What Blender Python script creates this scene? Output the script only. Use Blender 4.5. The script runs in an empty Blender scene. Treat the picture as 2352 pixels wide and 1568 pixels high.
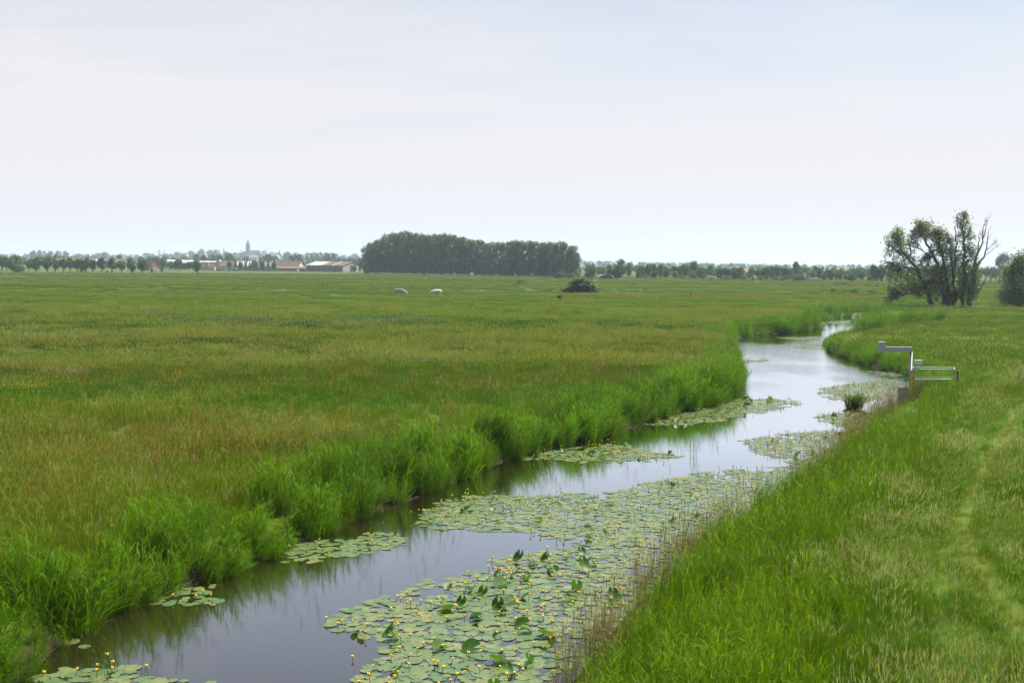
HAZE = 0.00015
DENOISE = True
import bpy, math, random
import numpy as np
from mathutils import Vector, Matrix

R = math.radians
scene = bpy.context.scene
COL = scene.collection
random.seed(7)
RNG = np.random.default_rng(11)

# ---------------------------------------------------------------- camera
F = 1175.0                 # focal length in pixels of a 1024 wide frame
EYE = 7.6                  # metres above the water
PITCH = math.atan(78.5 / F)
ROLL = math.atan(9.0 / 1024.0)
f_ = np.array([0, math.cos(PITCH), -math.sin(PITCH)])
r0 = np.array([1.0, 0, 0]); u0 = np.array([0, math.sin(PITCH), math.cos(PITCH)])
r_ = r0 * math.cos(ROLL) + u0 * math.sin(ROLL)
u_ = -r0 * math.sin(ROLL) + u0 * math.cos(ROLL)
cam_d = bpy.data.cameras.new("camera")
cam = bpy.data.objects.new("camera", cam_d)
COL.objects.link(cam)
m = Matrix.Identity(4)
for i in range(3):
    m[i][0] = r_[i]; m[i][1] = u_[i]; m[i][2] = -f_[i]
m[2][3] = EYE
cam.matrix_world = m
cam_d.sensor_width = 36.0
cam_d.lens = 36.0 * F / 1024.0
cam_d.clip_start = 0.1
cam_d.clip_end = 40000
scene.camera = cam

def ray(fx, fy):
    """direction through a pixel of the 4096 wide photograph"""
    return f_ + (fx / 4 - 512) / F * r_ + (341.375 - fy / 4) / F * u_
def on_plane(fx, fy, z=0.0):
    d = ray(fx, fy)
    t = (z - EYE) / d[2]
    return (d[0] * t, d[1] * t)
def at_depth(fx, fy, Y):
    d = ray(fx, fy)
    t = Y / d[1]
    return np.array([d[0] * t, Y, EYE + d[2] * t])
def S(x, y):     # a point read off the 2352 wide view of the photo
    return (x * 4096 / 2352, y * 4096 / 2352)
def W(x, y, z=0.0):
    return on_plane(*S(x, y), z)

# ---------------------------------------------------------------- scene helpers
def tag(o, label=None, cat=None, group=None, kind=None):
    if label: o['label'] = label
    if cat: o['category'] = cat
    if group: o['group'] = group
    if kind: o['kind'] = kind
    return o
def empty(name, loc=(0, 0, 0), rz=0.0, scale=None):
    o = bpy.data.objects.new(name, None)
    o.empty_display_size = 0.3
    COL.objects.link(o)
    o.location = loc; o.rotation_euler = (0, 0, rz)
    if scale is not None: o.scale = scale
    return o
def link(name, me, parent=None, loc=None, rz=0.0):
    o = bpy.data.objects.new(name, me)
    COL.objects.link(o)
    if parent is not None: o.parent = parent
    if loc is not None: o.location = loc
    if rz: o.rotation_euler = (0, 0, rz)
    return o

class Acc:
    """collects geometry for ONE mesh"""
    def __init__(s):
        s.v = []; s.f = []; s.n = 0
    def add(s, verts, faces, mat=0, smooth=False):
        verts = np.asarray(verts, dtype=np.float32).reshape(-1, 3)
        faces = np.asarray(faces, dtype=np.int32)
        s.v.append(verts); s.f.append((faces + s.n, mat, smooth)); s.n += len(verts)
        return s
    def box(s, c, d, mat=0, rz=0.0, rot=None):
        x, y, z = d[0] / 2, d[1] / 2, d[2] / 2
        v = np.array([(-x, -y, -z), (x, -y, -z), (x, y, -z), (-x, y, -z), (-x, -y, z), (x, -y, z), (x, y, z), (-x, y, z)])
        if rz:
            c_, s_ = math.cos(rz), math.sin(rz)
            v = v @ np.array([[c_, s_, 0], [-s_, c_, 0], [0, 0, 1]])
        if rot is not None:
            v = v @ np.array(rot).T
        s.add(v + np.array(c), [(0, 3, 2, 1), (4, 5, 6, 7), (0, 1, 5, 4), (1, 2, 6, 5), (2, 3, 7, 6), (3, 0, 4, 7)], mat)
        return s
    def tube(s, pts, rad, sides=8, mat=0, cap=True):
        pts = np.asarray(pts, float); n = len(pts)
        rad = np.broadcast_to(np.asarray(rad, float), (n,))
        tan = np.gradient(pts, axis=0)
        tan /= np.linalg.norm(tan, axis=1)[:, None] + 1e-9
        ref = np.array([0.0, 0.0, 1.0]) if abs(tan[0][2]) < 0.9 else np.array([1.0, 0, 0])
        vs = []
        a = np.arange(sides) / sides * 2 * math.pi
        for i in range(n):
            x = np.cross(tan[i], ref); x /= np.linalg.norm(x) + 1e-9
            y = np.cross(tan[i], x)
            ref = np.cross(x, tan[i])
            vs.append(pts[i] + rad[i] * (np.cos(a)[:, None] * x + np.sin(a)[:, None] * y))
        vs = np.concatenate(vs)
        k = np.arange(sides); k2 = (k + 1) % sides
        q = np.concatenate([np.stack([i * sides + k, i * sides + k2, (i + 1) * sides + k2, (i + 1) * sides + k], 1) for i in range(n - 1)])
        s.add(vs, q, mat, True)
        if cap:
            base = s.n - len(vs)
            for st in (0, (n - 1) * sides):
                s.f.append((np.arange(st, st + sides, dtype=np.int32)[None, :] + base, mat, False))
        return s
    def mesh(s, name, mats):
        me = bpy.data.meshes.new(name)
        v = np.concatenate(s.v)
        me.vertices.add(len(v)); me.vertices.foreach_set('co', v.ravel())
        lt = []; li = []; mi = []; sm = []
        for fa, mt, smo in s.f:
            k = fa.shape[1]
            lt.append(np.full(len(fa), k, np.int32)); li.append(fa.ravel())
            mi.append(np.broadcast_to(np.asarray(mt, np.int32), (len(fa),))); sm.append(np.full(len(fa), smo, bool))
        lt = np.concatenate(lt); li = np.concatenate(li)
        me.loops.add(len(li)); me.loops.foreach_set('vertex_index', li)
        me.polygons.add(len(lt))
        me.polygons.foreach_set('loop_start', np.concatenate([[0], np.cumsum(lt)[:-1]]).astype(np.int32))
        me.polygons.foreach_set('loop_total', lt)
        me.polygons.foreach_set('material_index', np.concatenate(mi).astype(np.int32))
        me.polygons.foreach_set('use_smooth', np.concatenate(sm))
        for mm in mats: me.materials.append(mm)
        me.update(calc_edges=True)
        return me
    def build(s, name, mats, parent=None, loc=None, rz=0.0):
        if not isinstance(mats, (list, tuple)): mats = [mats]
        return link(name, s.mesh(name, mats), parent, loc, rz)

# ---------------------------------------------------------------- noise for layout
_perm = np.random.default_rng(5).random((256, 256))
def vnoise(x, y, s):
    x = np.asarray(x) / s + 1000; y = np.asarray(y) / s + 1000
    xi = np.floor(x).astype(int); yi = np.floor(y).astype(int)
    fx = x - xi; fy = y - yi
    fx = fx * fx * (3 - 2 * fx); fy = fy * fy * (3 - 2 * fy)
    g = lambda a, b: _perm[a % 256, b % 256]
    return (g(xi, yi) * (1 - fx) + g(xi + 1, yi) * fx) * (1 - fy) + (g(xi, yi + 1) * (1 - fx) + g(xi + 1, yi + 1) * fx) * fy
def fnoise(x, y, s):
    return (vnoise(x, y, s) * 4 + vnoise(x, y, s / 2.1) * 2 + vnoise(x, y, s / 4.3)) / 7
def sstep(a, b, x):
    t = np.clip((np.asarray(x, float) - a) / (b - a), 0, 1)
    return t * t * (3 - 2 * t)

# ---------------------------------------------------------------- the river in plan
LB = [W(*p) for p in [(-160, 1800), (-60, 1650), (40, 1568), (140, 1480), (205, 1410), (300, 1388), (420, 1355), (520, 1318), (600, 1285), (700, 1245),
      (830, 1180), (900, 1160), (1000, 1130), (1050, 1100), (1160, 1058), (1280, 1024), (1390, 1003), (1480, 972), (1560, 948),
      (1625, 936), (1680, 915), (1693, 880), (1690, 840), (1684, 800), (1672, 779), (1720, 773), (1780, 768), (1850, 760),
      (1893, 752), (1898, 742), (1885, 735), (1890, 730), (1930, 728.5), (1990, 727), (2050, 724), (2100, 722)]]
RBP = [(1150, 1800), (1180, 1690), (1245, 1568), (1330, 1480), (1440, 1350), (1540, 1260), (1660, 1180), (1780, 1104), (1850, 1062),
      (1940, 1000), (1990, 950), (2050, 915), (2095, 895), (2110, 872), (2085, 860), (2020, 850), (1960, 828), (1905, 803), (1884, 782), (1892, 765),
      (1925, 751), (1950, 743), (1965, 737), (2000, 733), (2100, 727)]
# the visible edge of the right bank is the top of its reeds: the waterline lies that much lower in the picture
RB = [on_plane(*S(x, y + (.085 * (y - 611) if k < 12 else 0))) for k, (x, y) in enumerate(RBP)]
RB[17] = W(1908, 809); RB[18] = W(1890, 796); RB[19] = W(1898, 782)
for k in range(20, 25): RB[k] = W(RBP[k][0] + 14, RBP[k][1] + 21)
RB[12] = W(2098, 918); RB[13] = W(2118, 890)
LB = [(-9.0, -30.0), (-9.0, 8.0)] + LB
RB = [(2.5, -30.0), (1.2, 8.0)] + RB
def smooth_line(P, it=2):
    P = np.array(P, float)
    for _ in range(it):
        q = [P[0]]
        for i in range(len(P) - 1):
            q.append(P[i] * .75 + P[i + 1] * .25); q.append(P[i] * .25 + P[i + 1] * .75)
        q.append(P[-1]); P = np.array(q)
    return P
LBs = smooth_line(LB, 1); RBs = smooth_line(RB, 1)
RIVER = np.concatenate([LBs, RBs[::-1]])
def seg_dist(px, py, line):
    best = np.full(px.shape, 1e18)
    for i in range(len(line) - 1):
        a = line[i]; b = line[i + 1]; d = b - a; L = d @ d + 1e-9
        t = np.clip(((px - a[0]) * d[0] + (py - a[1]) * d[1]) / L, 0, 1)
        dd = (px - a[0] - t * d[0]) ** 2 + (py - a[1] - t * d[1]) ** 2
        best = np.minimum(best, dd)
    return np.sqrt(best)
def inside(px, py, poly):
    c = np.zeros(px.shape, bool); n = len(poly)
    for i in range(n):
        x1, y1 = poly[i]; x2, y2 = poly[(i + 1) % n]
        if y1 == y2: continue
        k = ((y1 > py) != (y2 > py)) & (px < (x2 - x1) * (py - y1) / (y2 - y1) + x1)
        c ^= k
    return c
def river(px, py):
    """distance to the left and the right bank line, and inside-the-water"""
    px = np.asarray(px, float); py = np.asarray(py, float)
    return seg_dist(px, py, LBs), seg_dist(px, py, RBs), inside(px, py, RIVER)
def height(px, py, info=None):
    px = np.asarray(px, float); py = np.asarray(py, float)
    dl, dr, ins = info if info is not None else river(px, py)
    d = np.minimum(dl, dr); right = dr < dl
    wob = (fnoise(px, py, 9.0) - .5) * .35 * sstep(1.5, 10, d)
    land = 0.06 + 0.42 * sstep(0, 1.0, d) + 0.30 * sstep(.8, 4, d) + wob
    land += np.where(right, 0.55 * sstep(1.5, 9, d) * sstep(110, 60, py), 0)
    bed = -0.06 - 0.5 * sstep(0, 1.2, d)
    z = np.where(ins, bed, land)
    r = np.hypot(px, py)
    # gentle rise of the country far behind, highest to the left
    z += np.where(r > 1200, 16 * sstep(1200, 5200, r) * sstep(900, -900, px + 0.0 * py - (r - 1200) * .05), 0)
    return z
# ---------------------------------------------------------------- materials
def new_mat(name):
    m = bpy.data.materials.new(name); m.use_nodes = True
    nt = m.node_tree; nt.nodes.clear()
    return m, nt
def N(nt, t, **kw):
    n = nt.nodes.new(t)
    for k, v in kw.items():
        if k.startswith('_'): n.inputs[int(k[1:])].default_value = v
        else: setattr(n, k, v)
    return n
def rgb(c): return (c[0], c[1], c[2], 1.0)
def mixrgb(nt, fac, a, b, mode='MIX'):
    n = nt.nodes.new('ShaderNodeMix'); n.data_type = 'RGBA'; n.blend_type = mode
    for idx, val in ((0, fac), (6, a), (7, b)):
        if isinstance(val, (int, float)): n.inputs[idx].default_value = val
        elif isinstance(val, tuple): n.inputs[idx].default_value = rgb(val)
        else: nt.links.new(val, n.inputs[idx])
    return n.outputs[2]
def math_n(nt, op, a, b=0.0, clamp=False):
    n = nt.nodes.new('ShaderNodeMath'); n.operation = op; n.use_clamp = clamp
    for i, v in ((0, a), (1, b)):
        if isinstance(v, (int, float)): n.inputs[i].default_value = v
        else: nt.links.new(v, n.inputs[i])
    return n.outputs[0]
def world_noise(nt, scale, stretch=(1, 1, 1), detail=3.0, loc=(0, 0, 0), rough=.55):
    g = N(nt, 'ShaderNodeNewGeometry'); mp = N(nt, 'ShaderNodeMapping')
    mp.inputs['Scale'].default_value = stretch; mp.inputs['Location'].default_value = loc
    nt.links.new(g.outputs['Position'], mp.inputs['Vector'])
    no = N(nt, 'ShaderNodeTexNoise'); no.inputs['Scale'].default_value = scale; no.inputs['Detail'].default_value = detail
    no.inputs['Roughness'].default_value = rough
    nt.links.new(mp.outputs['Vector'], no.inputs['Vector'])
    return no.outputs['Fac']
def map_range(nt, v, a, b, c=0.0, d=1.0):
    n = N(nt, 'ShaderNodeMapRange'); n.clamp = True
    nt.links.new(v, n.inputs[0])
    for i, x in enumerate((a, b, c, d)): n.inputs[i + 1].default_value = x
    return n.outputs[0]

# the meadow's zones: rank green by the river, olive hay, rust sorrel, dark rushes, pale hay far off
def zone_colour(nt, stops, amp=.10):
    g = N(nt, 'ShaderNodeNewGeometry'); sp = N(nt, 'ShaderNodeSeparateXYZ'); nt.links.new(g.outputs['Position'], sp.inputs[0])
    y = math_n(nt, 'MAXIMUM', sp.outputs['Y'], 5.0)
    v = math_n(nt, 'DIVIDE', 30.0, y)
    n1 = world_noise(nt, .035, (1, 1.5, 0), 4)
    off = math_n(nt, 'MULTIPLY', math_n(nt, 'SUBTRACT', n1, .5), amp * 4)
    v2 = math_n(nt, 'MULTIPLY', v, math_n(nt, 'ADD', 1.0, off))
    cr = N(nt, 'ShaderNodeValToRGB'); nt.links.new(v2, cr.inputs[0])
    e = cr.color_ramp.elements
    while len(e) > 1: e.remove(e[-1])
    for i, (p, c) in enumerate(stops):
        el = e[0] if i == 0 else e.new(p)
        el.position = p; el.color = rgb(c)
    return cr.outputs[0]

G_BR = (0.080, 0.225, 0.006); G_MD = (0.060, 0.165, 0.006); G_DK = (0.038, 0.075, 0.010)
OLV = (0.145, 0.200, 0.016); HAY = (0.17, 0.15, 0.06); RUST = (0.19, 0.095, 0.022); PUR = (0.115, 0.145, 0.025); BLU = (0.07, 0.15, 0.03)
def zones(side):
    if side == 'left':
        return [(0.0, BLU), (.034, (.065, .13, .04)), (.042, PUR), (.052, PUR), (.058, G_BR), (.066, (.10, .11, .04)), (.078, PUR), (.086, G_BR),
                (.105, (.085, .14, .03)), (.12, PUR), (.13, G_BR), (.17, G_MD), (.20, G_BR), (.25, (.045, .12, .02)), (.30, G_MD), (.345, (.045, .06, .015)), (.36, G_BR), (.45, (.09, .13, .025)), (.52, G_MD), (.60, OLV), (.72, (.10, .13, .03)), (.80, OLV), (1.0, OLV)]
    return [(0.0, BLU), (.04, (.07, .14, .03)), (.1, (.085, .16, .02)), (.16, (.09, .16, .018)), (.22, (.11, .16, .02)), (.3, (.085, .17, .014)), (.42, (.115, .17, .02)), (.6, (.085, .18, .012)), (1.0, (.095, .18, .014))]

def leafy(name, col, col2=None, trans=.35, rough=.55, var=.35, patch=.25, side=None, tint=None, zone_mix=.7, spec=.0, tcol=None, hue=.03, dim=1.0):
    m, nt = new_mat(name)
    L = nt.links
    c = col
    if side:
        z = zone_colour(nt, zones(side))
        c = mixrgb(nt, zone_mix, col, z)
    if col2 is not None:
        n = world_noise(nt, patch, (1, 1, .3), 3)
        c = mixrgb(nt, map_range(nt, n, .38, .62), c, col2)
    oi = N(nt, 'ShaderNodeObjectInfo')
    hs = N(nt, 'ShaderNodeHueSaturation')
    n2 = math_n(nt, 'ADD', math_n(nt, 'MULTIPLY', world_noise(nt, 1.7, (1, 1, 1), 2), .6), math_n(nt, 'MULTIPLY', world_noise(nt, .22, (1, 1, 0), 3, loc=(1, 8, 0)), .55))
    rnd = math_n(nt, 'ADD', math_n(nt, 'MULTIPLY', oi.outputs['Random'], var), math_n(nt, 'MULTIPLY', n2, var))
    L.new(math_n(nt, 'ADD', rnd, 1.0 - var), hs.inputs['Value'])
    L.new(math_n(nt, 'ADD', math_n(nt, 'MULTIPLY', oi.outputs['Random'], hue), .5 - hue / 2), hs.inputs['Hue'])
    c = mixrgb(nt, 1.0, c, (.84 * dim, .83 * dim, .76 * dim), 'MULTIPLY')
    L.new(c, hs.inputs['Color'])
    pb = N(nt, 'ShaderNodeBsdfPrincipled'); pb.inputs['Roughness'].default_value = rough
    pb.inputs['Specular IOR Level'].default_value = spec
    L.new(hs.outputs[0], pb.inputs['Base Color'])
    tr = N(nt, 'ShaderNodeBsdfTranslucent')
    tc = mixrgb(nt, 1.0, hs.outputs[0], tcol or (1.35, 1.4, .45), 'MULTIPLY')
    L.new(tc, tr.inputs['Color'])
    mx = N(nt, 'ShaderNodeMixShader'); mx.inputs[0].default_value = trans
    L.new(pb.outputs[0], mx.inputs[1]); L.new(tr.outputs[0], mx.inputs[2])
    out = N(nt, 'ShaderNodeOutputMaterial'); L.new(mx.outputs[0], out.inputs[0])
    return m

def solid(name, col, rough=.7, metal=0.0, col2=None, scale=3.0, bump=0.0, spec=.4, stretch=(1, 1, 1)):
    m, nt = new_mat(name); L = nt.links
    pb = N(nt, 'ShaderNodeBsdfPrincipled'); pb.inputs['Roughness'].default_value = rough; pb.inputs['Metallic'].default_value = metal
    pb.inputs['Specular IOR Level'].default_value = spec
    tc = N(nt, 'ShaderNodeTexCoord'); mp = N(nt, 'ShaderNodeMapping'); mp.inputs['Scale'].default_value = stretch
    L.new(tc.outputs['Object'], mp.inputs[0])
    no = N(nt, 'ShaderNodeTexNoise'); no.inputs['Scale'].default_value = scale; no.inputs['Detail'].default_value = 5
    L.new(mp.outputs[0], no.inputs[0])
    c2 = col2 or tuple(x * .75 for x in col)
    L.new(mixrgb(nt, map_range(nt, no.outputs['Fac'], .3, .7), col, c2), pb.inputs['Base Color'])
    if bump:
        b = N(nt, 'ShaderNodeBump'); b.inputs['Strength'].default_value = bump; L.new(no.outputs['Fac'], b.inputs['Height']); L.new(b.outputs[0], pb.inputs['Normal'])
    out = N(nt, 'ShaderNodeOutputMaterial'); L.new(pb.outputs[0], out.inputs[0])
    return m

M = {}
# ground
m, nt = new_mat('meadow_ground'); L = nt.links
zl = zone_colour(nt, zones('left')); zr = zone_colour(nt, zones('right'))
at = N(nt, 'ShaderNodeAttribute'); at.attribute_name = 'side'
c = mixrgb(nt, at.outputs['Fac'], zl, zr)
n = world_noise(nt, .08, (.5, 1, 0), 6, rough=.65)
c = mixrgb(nt, map_range(nt, n, .42, .62), c, (.055, .105, .025))
n = world_noise(nt, .9, (.6, 1, 0), 6, loc=(9, 3, 0), rough=.7)
c = mixrgb(nt, map_range(nt, n, .35, .75, 0, .6), c, (.035, .055, .014))
n = world_noise(nt, .012, (.35, 1.3, 0), 5, loc=(3, 7, 0))
c = mixrgb(nt, map_range(nt, n, .54, .62, 0, .5), c, (.13, .12, .065))
at2 = N(nt, 'ShaderNodeAttribute'); at2.attribute_name = 'mud'
c = mixrgb(nt, at2.outputs['Fac'], c, (.030, .022, .012))
at3 = N(nt, 'ShaderNodeAttribute'); at3.attribute_name = 'trod'
c = mixrgb(nt, at3.outputs['Fac'], c, (.12, .16, .02))
c = mixrgb(nt, 1.0, c, (.78, .78, .70), 'MULTIPLY')
pb = N(nt, 'ShaderNodeBsdfPrincipled'); pb.inputs['Roughness'].default_value = .95; pb.inputs['Specular IOR Level'].default_value = .1
L.new(c, pb.inputs['Base Color'])
bn = world_noise(nt, 2.5, (1, 1, 1), 8, rough=.7)
b = N(nt, 'ShaderNodeBump'); b.inputs['Strength'].default_value = .4; b.inputs['Distance'].default_value = .3
L.new(bn, b.inputs['Height']); L.new(b.outputs[0], pb.inputs['Normal'])
L.new(pb.outputs[0], N(nt, 'ShaderNodeOutputMaterial').inputs[0])
M['ground'] = m

# water
m, nt = new_mat('river_water'); L = nt.links
gl = N(nt, 'ShaderNodeBsdfGlossy'); gl.inputs['Roughness'].default_value = .012; gl.inputs['Color'].default_value = (.90, .94, 1, 1)
df = N(nt, 'ShaderNodeBsdfDiffuse'); df.inputs['Color'].default_value = (.014, .011, .004, 1)
g = N(nt, 'ShaderNodeNewGeometry'); sp = N(nt, 'ShaderNodeSeparateXYZ'); L.new(g.outputs['Position'], sp.inputs[0])
a1 = map_range(nt, sp.outputs['Y'], 62, 74); a2 = map_range(nt, sp.outputs['Y'], 118, 135, 1, 0)
patch = world_noise(nt, .16, (1, .45, 0), 3)
wind = math_n(nt, 'MULTIPLY', math_n(nt, 'MULTIPLY', a1, a2), map_range(nt, patch, .30, .70))
rip = world_noise(nt, 5.0, (.8, 2.0, 1), 4, rough=.6)
big = world_noise(nt, 1.1, (.6, 1.4, 1), 3)
h = math_n(nt, 'ADD', rip, math_n(nt, 'MULTIPLY', big, 1.2))
st = math_n(nt, 'ADD', math_n(nt, 'MULTIPLY', wind, .09), .012)
b = N(nt, 'ShaderNodeBump'); b.inputs['Distance'].default_value = .15
L.new(st, b.inputs['Strength']); L.new(h, b.inputs['Height']); L.new(b.outputs[0], gl.inputs['Normal'])
fr = N(nt, 'ShaderNodeFresnel'); fr.inputs['IOR'].default_value = 1.33; L.new(b.outputs[0], fr.inputs['Normal'])
mx = N(nt, 'ShaderNodeMixShader'); L.new(math_n(nt, 'MINIMUM', math_n(nt, 'MULTIPLY', fr.outputs[0], 2.3), .97), mx.inputs[0])
L.new(df.outputs[0], mx.inputs[1]); L.new(gl.outputs[0], mx.inputs[2])
L.new(mx.outputs[0], N(nt, 'ShaderNodeOutputMaterial').inputs[0])
M['water'] = m

M['g_left'] = leafy('meadow_grass_blades', (.08, .17, .005), side='left', trans=.36)
M['g_seed'] = leafy('meadow_seed_heads', (.33, .34, .13), (.23, .26, .06), trans=.3, patch=.1, side='left', zone_mix=.3)
M['g_rust'] = leafy('sorrel_spikes', (.30, .14, .03), (.24, .16, .04), trans=.25, patch=.2)
M['g_right'] = leafy('bank_grass_blades', (.10, .195, .006), side='right', trans=.38)
M['g_rseed'] = leafy('bank_seed_heads', (.40, .41, .25), (.24, .28, .10), trans=.3, patch=.3)
M['reed'] = leafy('reed_leaves', (.120, .250, .006), (.070, .150, .006), trans=.34, patch=.35, rough=.45, spec=.04)
M['reed_r'] = leafy('right_reed_leaves', (.135, .240, .006), (.095, .180, .007), trans=.38, patch=.35, rough=.45, spec=.04)
M['trail'] = leafy('trail_grass', (.27, .27, .05), (.18, .23, .02), trans=.3, patch=.8)
M['straw'] = leafy('dead_reed_straw', (.27, .22, .12), (.18, .145, .07), trans=.15, patch=1.5, hue=.01)
M['plume'] = leafy('reed_plumes', (.30, .245, .15), (.22, .175, .10), trans=.2, patch=.8, hue=.01)
M['weed'] = leafy('broad_weed_leaves', (.04, .10, .025), (.05, .12, .025), trans=.25, patch=.3, rough=.6, spec=.2)
M['pink'] = leafy('pink_petals', (.45, .26, .34), trans=.3, hue=.02, tcol=(1, 1, 1))
M['yellowfl'] = leafy('yellow_meadow_petals', (.70, .50, .03), trans=.3, hue=.02, tcol=(1, 1, 1))
M['whitefl'] = leafy('white_umbels', (.42, .44, .30), trans=.3, hue=.01, tcol=(1, 1, 1))
# ---------------------------------------------------------------- ground sheet
az = np.concatenate([np.radians(np.linspace(-180, -40, 24, endpoint=False)), np.radians(np.linspace(-40, 40, 561)), np.radians(np.linspace(40, 180, 25)[1:-1])])
rr = np.concatenate([[.5, 4, 8], np.geomspace(12, 260, 430), np.geomspace(270, 6600, 84)])
A_, R_ = np.meshgrid(az, rr)
gx = (R_ * np.sin(A_)).ravel(); gy = (R_ * np.cos(A_)).ravel()
info = river(gx, gy)
gz = height(gx, gy, info)
na = len(az); nr = len(rr)
i, j = np.meshgrid(np.arange(nr - 1), np.arange(na), indexing='ij')
j2 = (j + 1) % na
q = np.stack([i * na + j, (i + 1) * na + j, (i + 1) * na + j2, i * na + j2], -1).reshape(-1, 4)[:, ::-1]
acc = Acc().add(np.stack([gx, gy, gz], 1), q, 0, True)
ground = acc.build('ground', M['ground'])
tag(ground, kind='structure')
def vattr(me, name, vals):
    a = me.attributes.new(name, 'FLOAT', 'POINT'); a.data.foreach_set('value', np.asarray(vals, np.float32))
vattr(ground.data, 'side', ((info[1] < info[0]) & (gx > -5)).astype(float))
vattr(ground.data, 'mud', np.where(info[2], 1.0, sstep(.9, .2, np.minimum(info[0], info[1]))) * (gy < 150))
TROD = np.array([W(2352, 930, 1.2), W(2290, 1010, 1.3), W(2235, 1120, 1.3), W(2200, 1230, 1.3), W(2260, 1330, 1.3), W(2340, 1440, 1.3), W(2420, 1560, 1.3)])
trod_d = seg_dist(gx, gy, smooth_line(TROD, 2))
vattr(ground.data, 'trod', sstep(.5, .1, trod_d) * .4)

# river surface: a sheet a little wider than the channel, the banks rise through it
wl = []
for k, (P, sgn) in enumerate(((LBs, -1), (RBs, 1))):
    pass
wx0 = np.linspace(-40, 130, 120); wy0 = np.linspace(-30, 200, 160)
WX, WY = np.meshgrid(wx0, wy0)
dl, dr, ins = river(WX.ravel(), WY.ravel())
keep = (ins | (np.minimum(dl, dr) < 1.9)).reshape(WX.shape)
idx = np.arange(WX.size).reshape(WX.shape)
kk = keep[:-1, :-1] | keep[1:, :-1] | keep[:-1, 1:] | keep[1:, 1:]
q = np.stack([idx[:-1, :-1][kk], idx[:-1, 1:][kk], idx[1:, 1:][kk], idx[1:, :-1][kk]], 1)
used = np.unique(q); remap = np.full(WX.size, -1); remap[used] = np.arange(len(used))
V = np.stack([WX.ravel()[used], WY.ravel()[used], np.zeros(len(used))], 1)
river_o = Acc().add(V, remap[q], 0, True).build('river', M['water'])
tag(river_o, kind='structure')

# ---------------------------------------------------------------- blades
def blades(rng, base, az, h, w, t0, t1, seg=3, twist=None, taper=.75):
    """ribbons that start at base, rise along az and bend from angle t0 to t1 off the vertical"""
    base = np.asarray(base, float); n = len(base)
    B = lambda v: np.broadcast_to(np.asarray(v, float), (n,))
    az, h, w, t0, t1 = map(B, (az, h, w, t0, t1))
    d = np.stack([np.sin(az), np.cos(az), np.zeros(n)], 1)
    sa = az + np.pi / 2 + (rng.uniform(-.9, .9, n) if twist is None else twist)
    s = np.stack([np.sin(sa), np.cos(sa), np.zeros(n)], 1)
    p = base.copy(); rows = []
    for k in range(seg + 1):
        t = k / seg
        ww = w * (1 - t) ** taper if k < seg else w * .06
        if k == 0: ww = w * .6
        rows.append(p - s * (ww / 2)[:, None]); rows.append(p + s * (ww / 2)[:, None])
        th = t0 + (t1 - t0) * (t + .5 / seg)
        p = p + (h / seg)[:, None] * (np.sin(th)[:, None] * d + np.array([0, 0, 1.0]) * np.cos(th)[:, None])
    V = np.stack(rows, 1)             # n, 2*(seg+1), 3
    m_ = 2 * (seg + 1)
    f = np.concatenate([np.stack([np.arange(n) * m_ + 2 * k, np.arange(n) * m_ + 2 * k + 1, np.arange(n) * m_ + 2 * k + 3, np.arange(n) * m_ + 2 * k + 2], 1) for k in range(seg)])
    return V.reshape(-1, 3), f, p
def disc(rng, n, rad):
    a = rng.uniform(0, 2 * np.pi, n); r = rad * np.sqrt(rng.random(n))
    return np.stack([r * np.cos(a), r * np.sin(a), np.zeros(n) - .03], 1)

WIND = R(20)   # tops nod this way (to the right, slightly away)
def wind_az(rng, n, spread=1.3):
    return np.pi / 2 - .3 + rng.normal(0, spread, n)

def tuft_grass(seed, n, rad, h, w, seeds=0, rust=0, seg=3, seedlen=.10, seedw=.012, bend=1.0):
    rng = np.random.default_rng(seed); a = Acc()
    hh = h * rng.uniform(.55, 1.1, n)
    v, f, _ = blades(rng, disc(rng, n, rad), wind_az(rng, n), hh, w * rng.uniform(.6, 1.3, n), rng.uniform(0, .3, n), rng.uniform(.3, 1.5, n) * bend, seg)
    a.add(v, f, 0)
    for cnt, mt, hm in ((seeds, 1, 1.25), (rust, 2, 1.35)):
        if not cnt: continue
        az_ = wind_az(rng, cnt); t1 = rng.uniform(.1, .6, cnt)
        v, f, tip = blades(rng, disc(rng, cnt, rad), az_, h * hm * rng.uniform(.75, 1.1, cnt), w * .4, 0.02, t1, 3, taper=.1)
        a.add(v, f, mt if mt == 2 else 0)
        reps = 2 if mt == 1 else 3
        for k in range(reps):
            v, f, _ = blades(rng, tip - np.array([0, 0, .04 * k * (3 if mt == 2 else 1)]), az_ + rng.uniform(-.4, .4, cnt), seedlen * rng.uniform(.7, 1.4, cnt), seedw * rng.uniform(.7, 1.3, cnt), t1, t1 + rng.uniform(.0, .8, cnt), 2, twist=rng.uniform(-1.5, 1.5, cnt), taper=.5)
            a.add(v, f, mt)
    return a
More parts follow.
